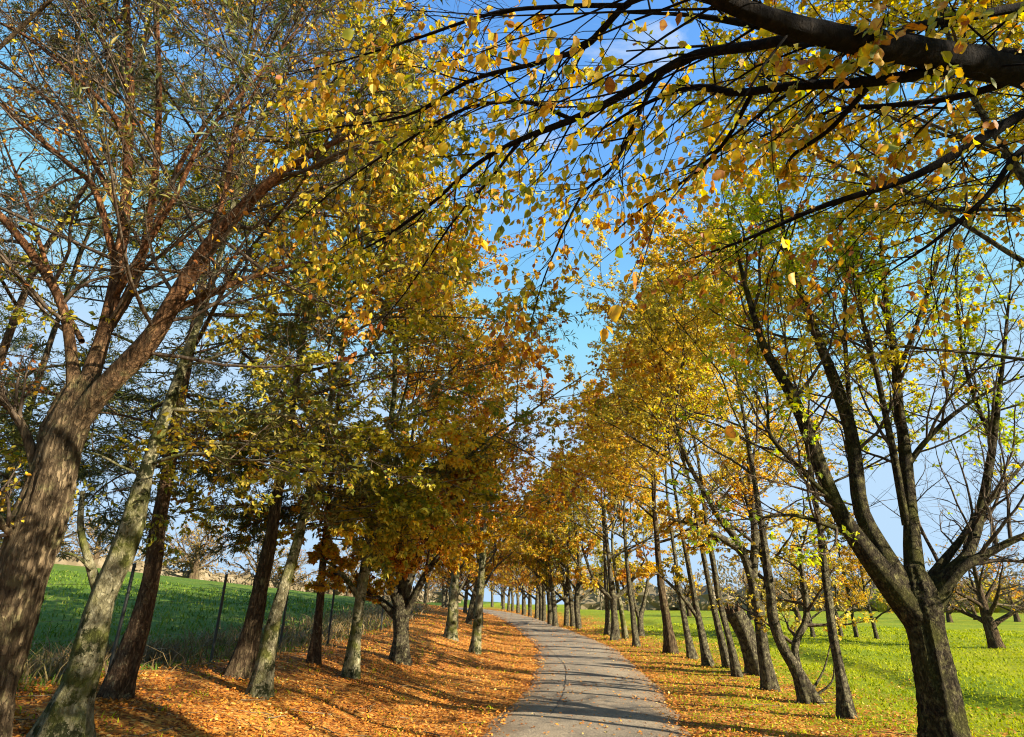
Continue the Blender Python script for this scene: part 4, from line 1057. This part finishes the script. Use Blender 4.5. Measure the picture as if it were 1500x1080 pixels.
# ---- trees whose trunks stand just outside the view and whose crowns reach into it
trunk_tree('golden leafy crown between the black overhead bough and the stout dark tree', [(1735, 1300, 70), (1715, 1150, 56), (1690, 950, 50), (1660, 760, 44)], 10.2, 'goldgreen', 'dark', 71, spread=3.9, nlimb=14, n2=8, n3=7, n4=4, nl=11, keep=0.95, size=(0.05, 0.08), base=(6.0, 5.2, float(height(6.0, 5.2))), side=-0.35, crown_lo=0.34, detail=0)
trunk_tree('twiggy crown with scattered amber leaves high over the reddish limbs', [(-560, 1300, 70), (-500, 1100, 60), (-420, 860, 52), (-360, 700, 44)], 10.5, 'goldrust', 'fissured', 72, spread=3.8, nlimb=12, n2=7, n3=6, n4=4, nl=3, keep=0.5, size=(0.045, 0.07), base=(-5.6, 3.4, float(height(-5.6, 3.4))), side=0.5, crown_lo=0.36)

by_name = {o['label']: o for o in TREES}
ev = [o for o in TREES if o.name.startswith('evergreen')]
gold71 = [o for o in TREES if o['label'].startswith('golden leafy crown')][0]
for src, (x_, y_), rz, sc_, lab in [(ev[0], (-7.8, 8.3), 1.9, 0.92, 'dark evergreen crown behind the reddish limbs, its trunk out of sight past the fence'),
                                   (ev[1], (-10.6, 12.6), 3.4, 1.0, 'dark evergreen out in the field edge beyond the fence, behind the mottled leaning trunk'),
                                   (gold71, (7.4, 6.3), 2.3, 0.95, 'golden crown behind the upper limbs of the stout dark tree'),
                                   (gold71, (8.3, 2.2), 4.1, 1.0, 'golden crown above the overhead black bough at the picture edge')]:
    copy_tree(src, (x_, y_, float(height(x_, y_))), rz, (sc_, sc_, sc_), lab)

# ---- broken stump among the verge trees
sb = ground_at(1108, 988)
st = thing('tree_stump', 'leaning broken stump with a jagged torn top among the verge trees', 'stump', sb)
P, R = trace([(1110, 992, sb[1], 32), (1099, 950, sb[1], 29), (1085, 915, sb[1], 28), (1076, 897, sb[1], 28)], 22)
sm = MB(); bigtube(sm, P, R, 16, 91, ridge=0.08, flare=0.3, lump=0.1)
sm.build('trunk', BM['dark'], st, sb)
sp = MB(); r_ = np.random.RandomState(92)
for k in range(9):
    a = k / 9 * 2 * PI
    q = P[-2] + np.array([math.cos(a), math.sin(a), 0]) * R[-1] * 0.7
    tipp = q + np.array([-0.03 + r_.normal(0, .03), r_.normal(0, .03), r_.uniform(0.08, 0.32)])
    tubes(sp, np.array([[q, (q + tipp) / 2, tipp]]), np.array([[0.07, 0.05, 0.008]]), 5)
sp.build('splintered_top', BM['flaky'], st, sb)

# ---- far trees: four kinds, then copies
def archetype(label, leafmat, seed, H, spread, name='autumn_tree', bark='dark', nl=10, keep=1.0, pos=None, rt=0.15, size=(0.08, 0.13), n3=5, n4=3, crown_lo=0.22, twigmat='twig', group=None, elev=(28, 62), trunk_h=None):
    rs = np.random.RandomState(seed)
    b = np.asarray(pos, float)
    root = thing(name, label, 'tree', b, group)
    path = np.array([[0, 0, -0.15], [rs.normal(0, .05), rs.normal(0, .05), H * 0.15], [rs.normal(0, .14), rs.normal(0, .1), H * 0.35], [rs.normal(0, .25), rs.normal(0, .2), H * 0.65], [rs.normal(0, .3), rs.normal(0, .3), H]]) + b
    P = catmull(path, 24); Rr = np.interp(np.linspace(0, 4, 24), np.arange(5), [rt * 1.15, rt * .9, rt * .75, rt * .4, 0.02])
    tm = MB(); bigtube(tm, P, Rr, 10, seed, flare=0.3); tm.build('trunk', BM[bark], root, b)
    LP, LR = [], []
    for k in range(12):
        hh = crown_lo + (0.95 - crown_lo) * (k + rs.uniform(0.2, 0.8)) / 12
        i = int(hh * 23); az = k * 2.4 + rs.uniform(-.5, .5); el = rad(elev[0] + (elev[1] - elev[0]) * hh + rs.uniform(-8, 8))
        L = spread * (1.15 - 0.75 * max(0, (hh - 0.35) / 0.65)) * rs.uniform(0.75, 1.15)
        d = np.array([math.cos(az) * math.cos(el), math.sin(az) * math.cos(el), math.sin(el)]); q = [P[i]]
        for s in range(7):
            d = nrm(d + rs.normal(0, 0.12, 3) + np.array([0, 0, 0.04])); q.append(q[-1] + d * L / 7)
        LP.append(np.array(q)); LR.append(np.linspace(max(Rr[i] * 0.55, 0.02), 0.01, 8))
    lm = MB(); tubes(lm, np.array(LP), np.array(LR), 6); lm.build('limbs', BM[bark], root, b, kind='stuff')
    crown(rs, np.array(LP), np.array(LR), b, root, leafmat, twigmat, 7, n3, n4, nl, size, keep=keep, seed=seed, rmin=0.006)
    return root

far_lab = 'slim dark trunk in the distant line of autumn trees along the far grass verge'
far_grp = 'distant trees along the grass verge'
far_px = [(848, 921, 9.6), (840, 918, 9.0), (830, 917, 9.4), (814, 918, 9.4), (806, 915, 9.0), (797, 910, 9.2), (793, 909, 8.6), (786, 906, 9.4), (776, 903, 9.0), (768, 901, 9.4), (759, 898, 9.2), (751, 896, 8.8), (745, 895, 9.4), (737, 893, 9.2), (721, 889, 9.4)]
arch = {}
for kind, (lm_, seed) in {'rust': ('goldrust', 51), 'gold': ('gold', 52), 'olive': ('olive', 53)}.items():
    arch[kind] = None
kinds = ['olive', 'gold', 'olive', 'rust', 'gold', 'rust', 'gold', 'rust', 'gold', 'rust', 'rust', 'gold', 'rust', 'gold', 'rust']
rs = np.random.RandomState(900)
amat = {'rust': 'goldrust', 'gold': 'gold', 'olive': 'olive'}
def place_far(kind, p, H, label, group, spread=3.1):
    if arch.get(kind) is None:
        arch[kind] = archetype(label, amat[kind], 51 + len(kind), 9.2, spread, pos=p, group=group)
        return arch[kind]
    s = H / 9.2
    return copy_tree(arch[kind], p, rs.uniform(0, 6.28), (s * rs.uniform(.85, 1.1), s * rs.uniform(.85, 1.1), s), label, group)
far_own = {848: 'nearest trunk of the distant verge line, under a drooping green crown', 840: 'second trunk of the distant verge line, just past the one under a drooping green crown', 830: 'third trunk of the distant verge line, under a drooping olive crown',
           814: 'thicker dark trunk of the close pair in the distant verge line', 806: 'thinner trunk of the close pair in the distant verge line', 721: 'last trunk of the distant verge line, where the road turns out of sight'}
for (px, py, H), kd in zip(far_px, kinds):
    place_far(kd, ground_at(px, py), H, far_own.get(px, far_lab), far_grp)
# more trees on the bank side beyond the bend
for k, (dy, off, kd) in enumerate([(27, -4.4, 'rust'), (31, -3.3, 'gold'), (35, -4.6, 'rust'), (39, -3.4, 'rust'), (43, -4.8, 'gold'), (48, -3.6, 'rust'), (53, -5.0, 'rust'), (59, -4.0, 'gold'), (66, -4.6, 'rust'), (30, -7.2, 'olive'), (38, -7.6, 'olive')]):
    x_ = float(roadx(dy)) + off
    place_far(kd, np.array([x_, dy, float(height(x_, dy))]), 9.0 + 0.6 * math.sin(k * 2.1), 'tree with dense rusty gold crown crowding the bend on the bank side', 'trees crowding the bend')
# beyond the end of the road
for k, (px, Y, kd) in enumerate([(700, 84, 'rust'), (735, 90, 'gold'), (775, 86, 'rust'), (810, 92, 'olive'), (845, 88, 'gold'), (880, 95, 'olive'), (920, 90, 'gold')]):
    q = at(px, 885, Y); q[2] = float(height(q[0], q[1]))
    place_far(kd, q, 9.4, 'far tree closing the view where the road bends away', 'far trees closing the view')

# ---- trees out in the grass field
rs = np.random.RandomState(950)
q = ground_at(1461, 949)
archB = archetype('bare old orchard tree with low spreading crown alone on the grass', 'goldrust', 61, 3.1, 2.3, name='orchard_tree', bark='fissured', nl=1, keep=0.25, pos=q, rt=0.2, n3=6, n4=4, crown_lo=0.3, twigmat='twigpale', elev=(20, 60))
for px, py, sc_, lab in [(1285, 936, 0.9, 'small golden field tree closest to the stout dark trunk'), (1255, 934, 0.95, 'middle of three small golden field trees between upright rough trunk and stout dark trunk'),
                         (1233, 934, 0.9, 'small golden field tree just past the upright rough trunk'), (1192, 934, 0.85, 'small golden field tree seen past the crooked double trunk'),
                         (1392, 912, 1.0, 'bare twiggy field tree just past the stout dark trunk'), (1430, 908, 1.0, 'bare twiggy field tree between the stout dark trunk and the old orchard tree'),
                         (1490, 910, 1.05, 'bare twiggy field tree behind the old orchard tree, at the edge of the picture'), (1170, 912, 1.0, 'bare twiggy field tree far behind the crooked double trunk'),
                         (1100, 908, 1.0, 'bare twiggy field tree far behind the broken stump'), (1010, 903, 0.9, 'bare twiggy field tree far behind the flared verge trunk')]:
    q = ground_at(px, py)
    if 'golden' in lab: place_far('gold', q, 5.2, lab, 'small golden trees in the field', 3.1)
    else: copy_tree(archB, q, rs.uniform(0, 6), (sc_, sc_, sc_), lab, 'bare trees across the field')

# ---- far hedges and woods
def far_hedge(name, pts, h, mat, seed, n, size, label=None):
    rs = np.random.RandomState(seed)
    pts = np.array(pts, float)
    u = rs.rand(n) * (len(pts) - 1); i = u.astype(int); f = (u - i)[:, None]
    xy = pts[i] * (1 - f) + pts[i + 1] * f
    hv = h * (0.65 + 0.25 * np.sin(u * 9.1 + seed) + 0.2 * np.sin(u * 23.7))
    xy = xy + rs.normal(0, h * 0.28, (n, 2))
    z = height(xy[:, 0], xy[:, 1]) + hv * rs.rand(n) ** 0.8
    pos = np.column_stack([xy, z])
    d = nrm(rs.randn(n, 3) + np.array([0, 0, .4])); up = rs.randn(n, 3)
    nn = nrm(up - d * (up * d).sum(1, keepdims=True))
    mb = MB(); leaves(mb, rs, pos, d, nn, size, wr=0.35, seed=seed, clump=0.2)
    Pc = catmull(np.column_stack([pts, height(pts[:, 0], pts[:, 1]) + h * 0.16]), 90)
    bigtube(mb, Pc, h * (0.30 + 0.05 * np.sin(np.arange(90) * 0.9) + 0.03 * rs.randn(90)), 14, seed, ridge=0.12, lump=0.15)
    o = mb.build(name, LM[mat], smooth=False, kind='stuff')
    return o
far_hedge('distant_woods', [(14, 135), (60, 118), (95, 110), (150, 110)], 9, 'tan_twig', 71, 9000, (0.6, 1.4))
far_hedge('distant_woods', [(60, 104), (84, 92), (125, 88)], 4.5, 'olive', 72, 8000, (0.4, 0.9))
far_hedge('distant_hedge', [(-95, 60), (-62, 76), (-44, 90), (-30, 105), (-10, 120)], 4.2, 'tan_twig', 73, 9000, (0.4, 1.0))

rs = np.random.RandomState(970)
hp = np.array([(-95, 58), (-62, 73), (-44, 86), (-30, 100), (-10, 115)], float)
for k in range(16):
    u = k / 15 * 3.999; i = int(u); xy = hp[i] * (1 - u + i) + hp[i + 1] * (u - i) + rs.normal(0, 1.5, 2)
    sc_ = rs.uniform(1.9, 2.8)
    copy_tree(archB, (xy[0], xy[1], float(height(xy[0], xy[1]))), rs.uniform(0, 6), (sc_, sc_, sc_), 'bare pale tree rising from the hedge at the top of the fenced field', 'bare trees in the far field hedge')

# ---- fence
fb = ground_at(308, 972)
fence = thing('wire_fence', 'thin dark metal posts carrying wire netting at the field edge behind the bank trees', 'fence', fb)
m_post, n_, l_, o_ = new_mat('dark_painted_metal')
p_ = n_.new('ShaderNodeBsdfPrincipled'); p_.inputs['Base Color'].default_value = (0.02, 0.024, 0.02, 1); p_.inputs['Roughness'].default_value = 0.6
l_.new(p_.outputs[0], o_.inputs['Surface'])
f2 = ground_at(480, 944)
dv = (f2 - fb)[:2]
posts = []
for t in (-1.0, -0.5, 0, 0.5, 1.0, 1.6, 2.2, 2.8, 3.5, 4.2):
    xy = fb[:2] + dv * t
    if t > 1: xy[0] = min(xy[0], float(roadx(xy[1])) - 6.6)
    posts.append(np.array([xy[0], xy[1], float(height(xy[0], xy[1]))]))
for k, p in enumerate(posts):
    pm = MB(); hgt = 1.5
    tubes(pm, np.array([[p - [0, 0, .1], p + [0.01, 0, .5], p + [0.02, 0, 1.0], p + [0.02, 0, hgt]]]), np.array([[0.026, 0.026, 0.026, 0.024]]), 8)
    tubes(pm, np.array([[p + [0.02, 0, hgt], p + [0.02, 0, hgt + .012]]]), np.array([[0.03, 0.001]]), 8)
    pm.build('post', m_post, fence, fb)
wm = MB()
for a_, b_ in zip(posts[:-1], posts[1:]):
    for hz in (0.1, 0.3, 0.5, 0.75, 1.0, 1.2):
        tubes(wm, np.array([[a_ + [0, 0, hz], (a_ + b_) / 2 + [0, 0, hz - .01], b_ + [0, 0, hz]]]), np.full((1, 3), 0.0022), 3)
    L = np.linalg.norm(b_ - a_); n = int(L / 0.16)
    for k in range(1, n):
        c = a_ + (b_ - a_) * k / n
        tubes(wm, np.array([[c + [0, 0, 0.08], c + [0, 0, 1.2]]]), np.full((1, 2), 0.0016), 3)
wm.build('netting', m_post, fence, fb, kind='stuff')
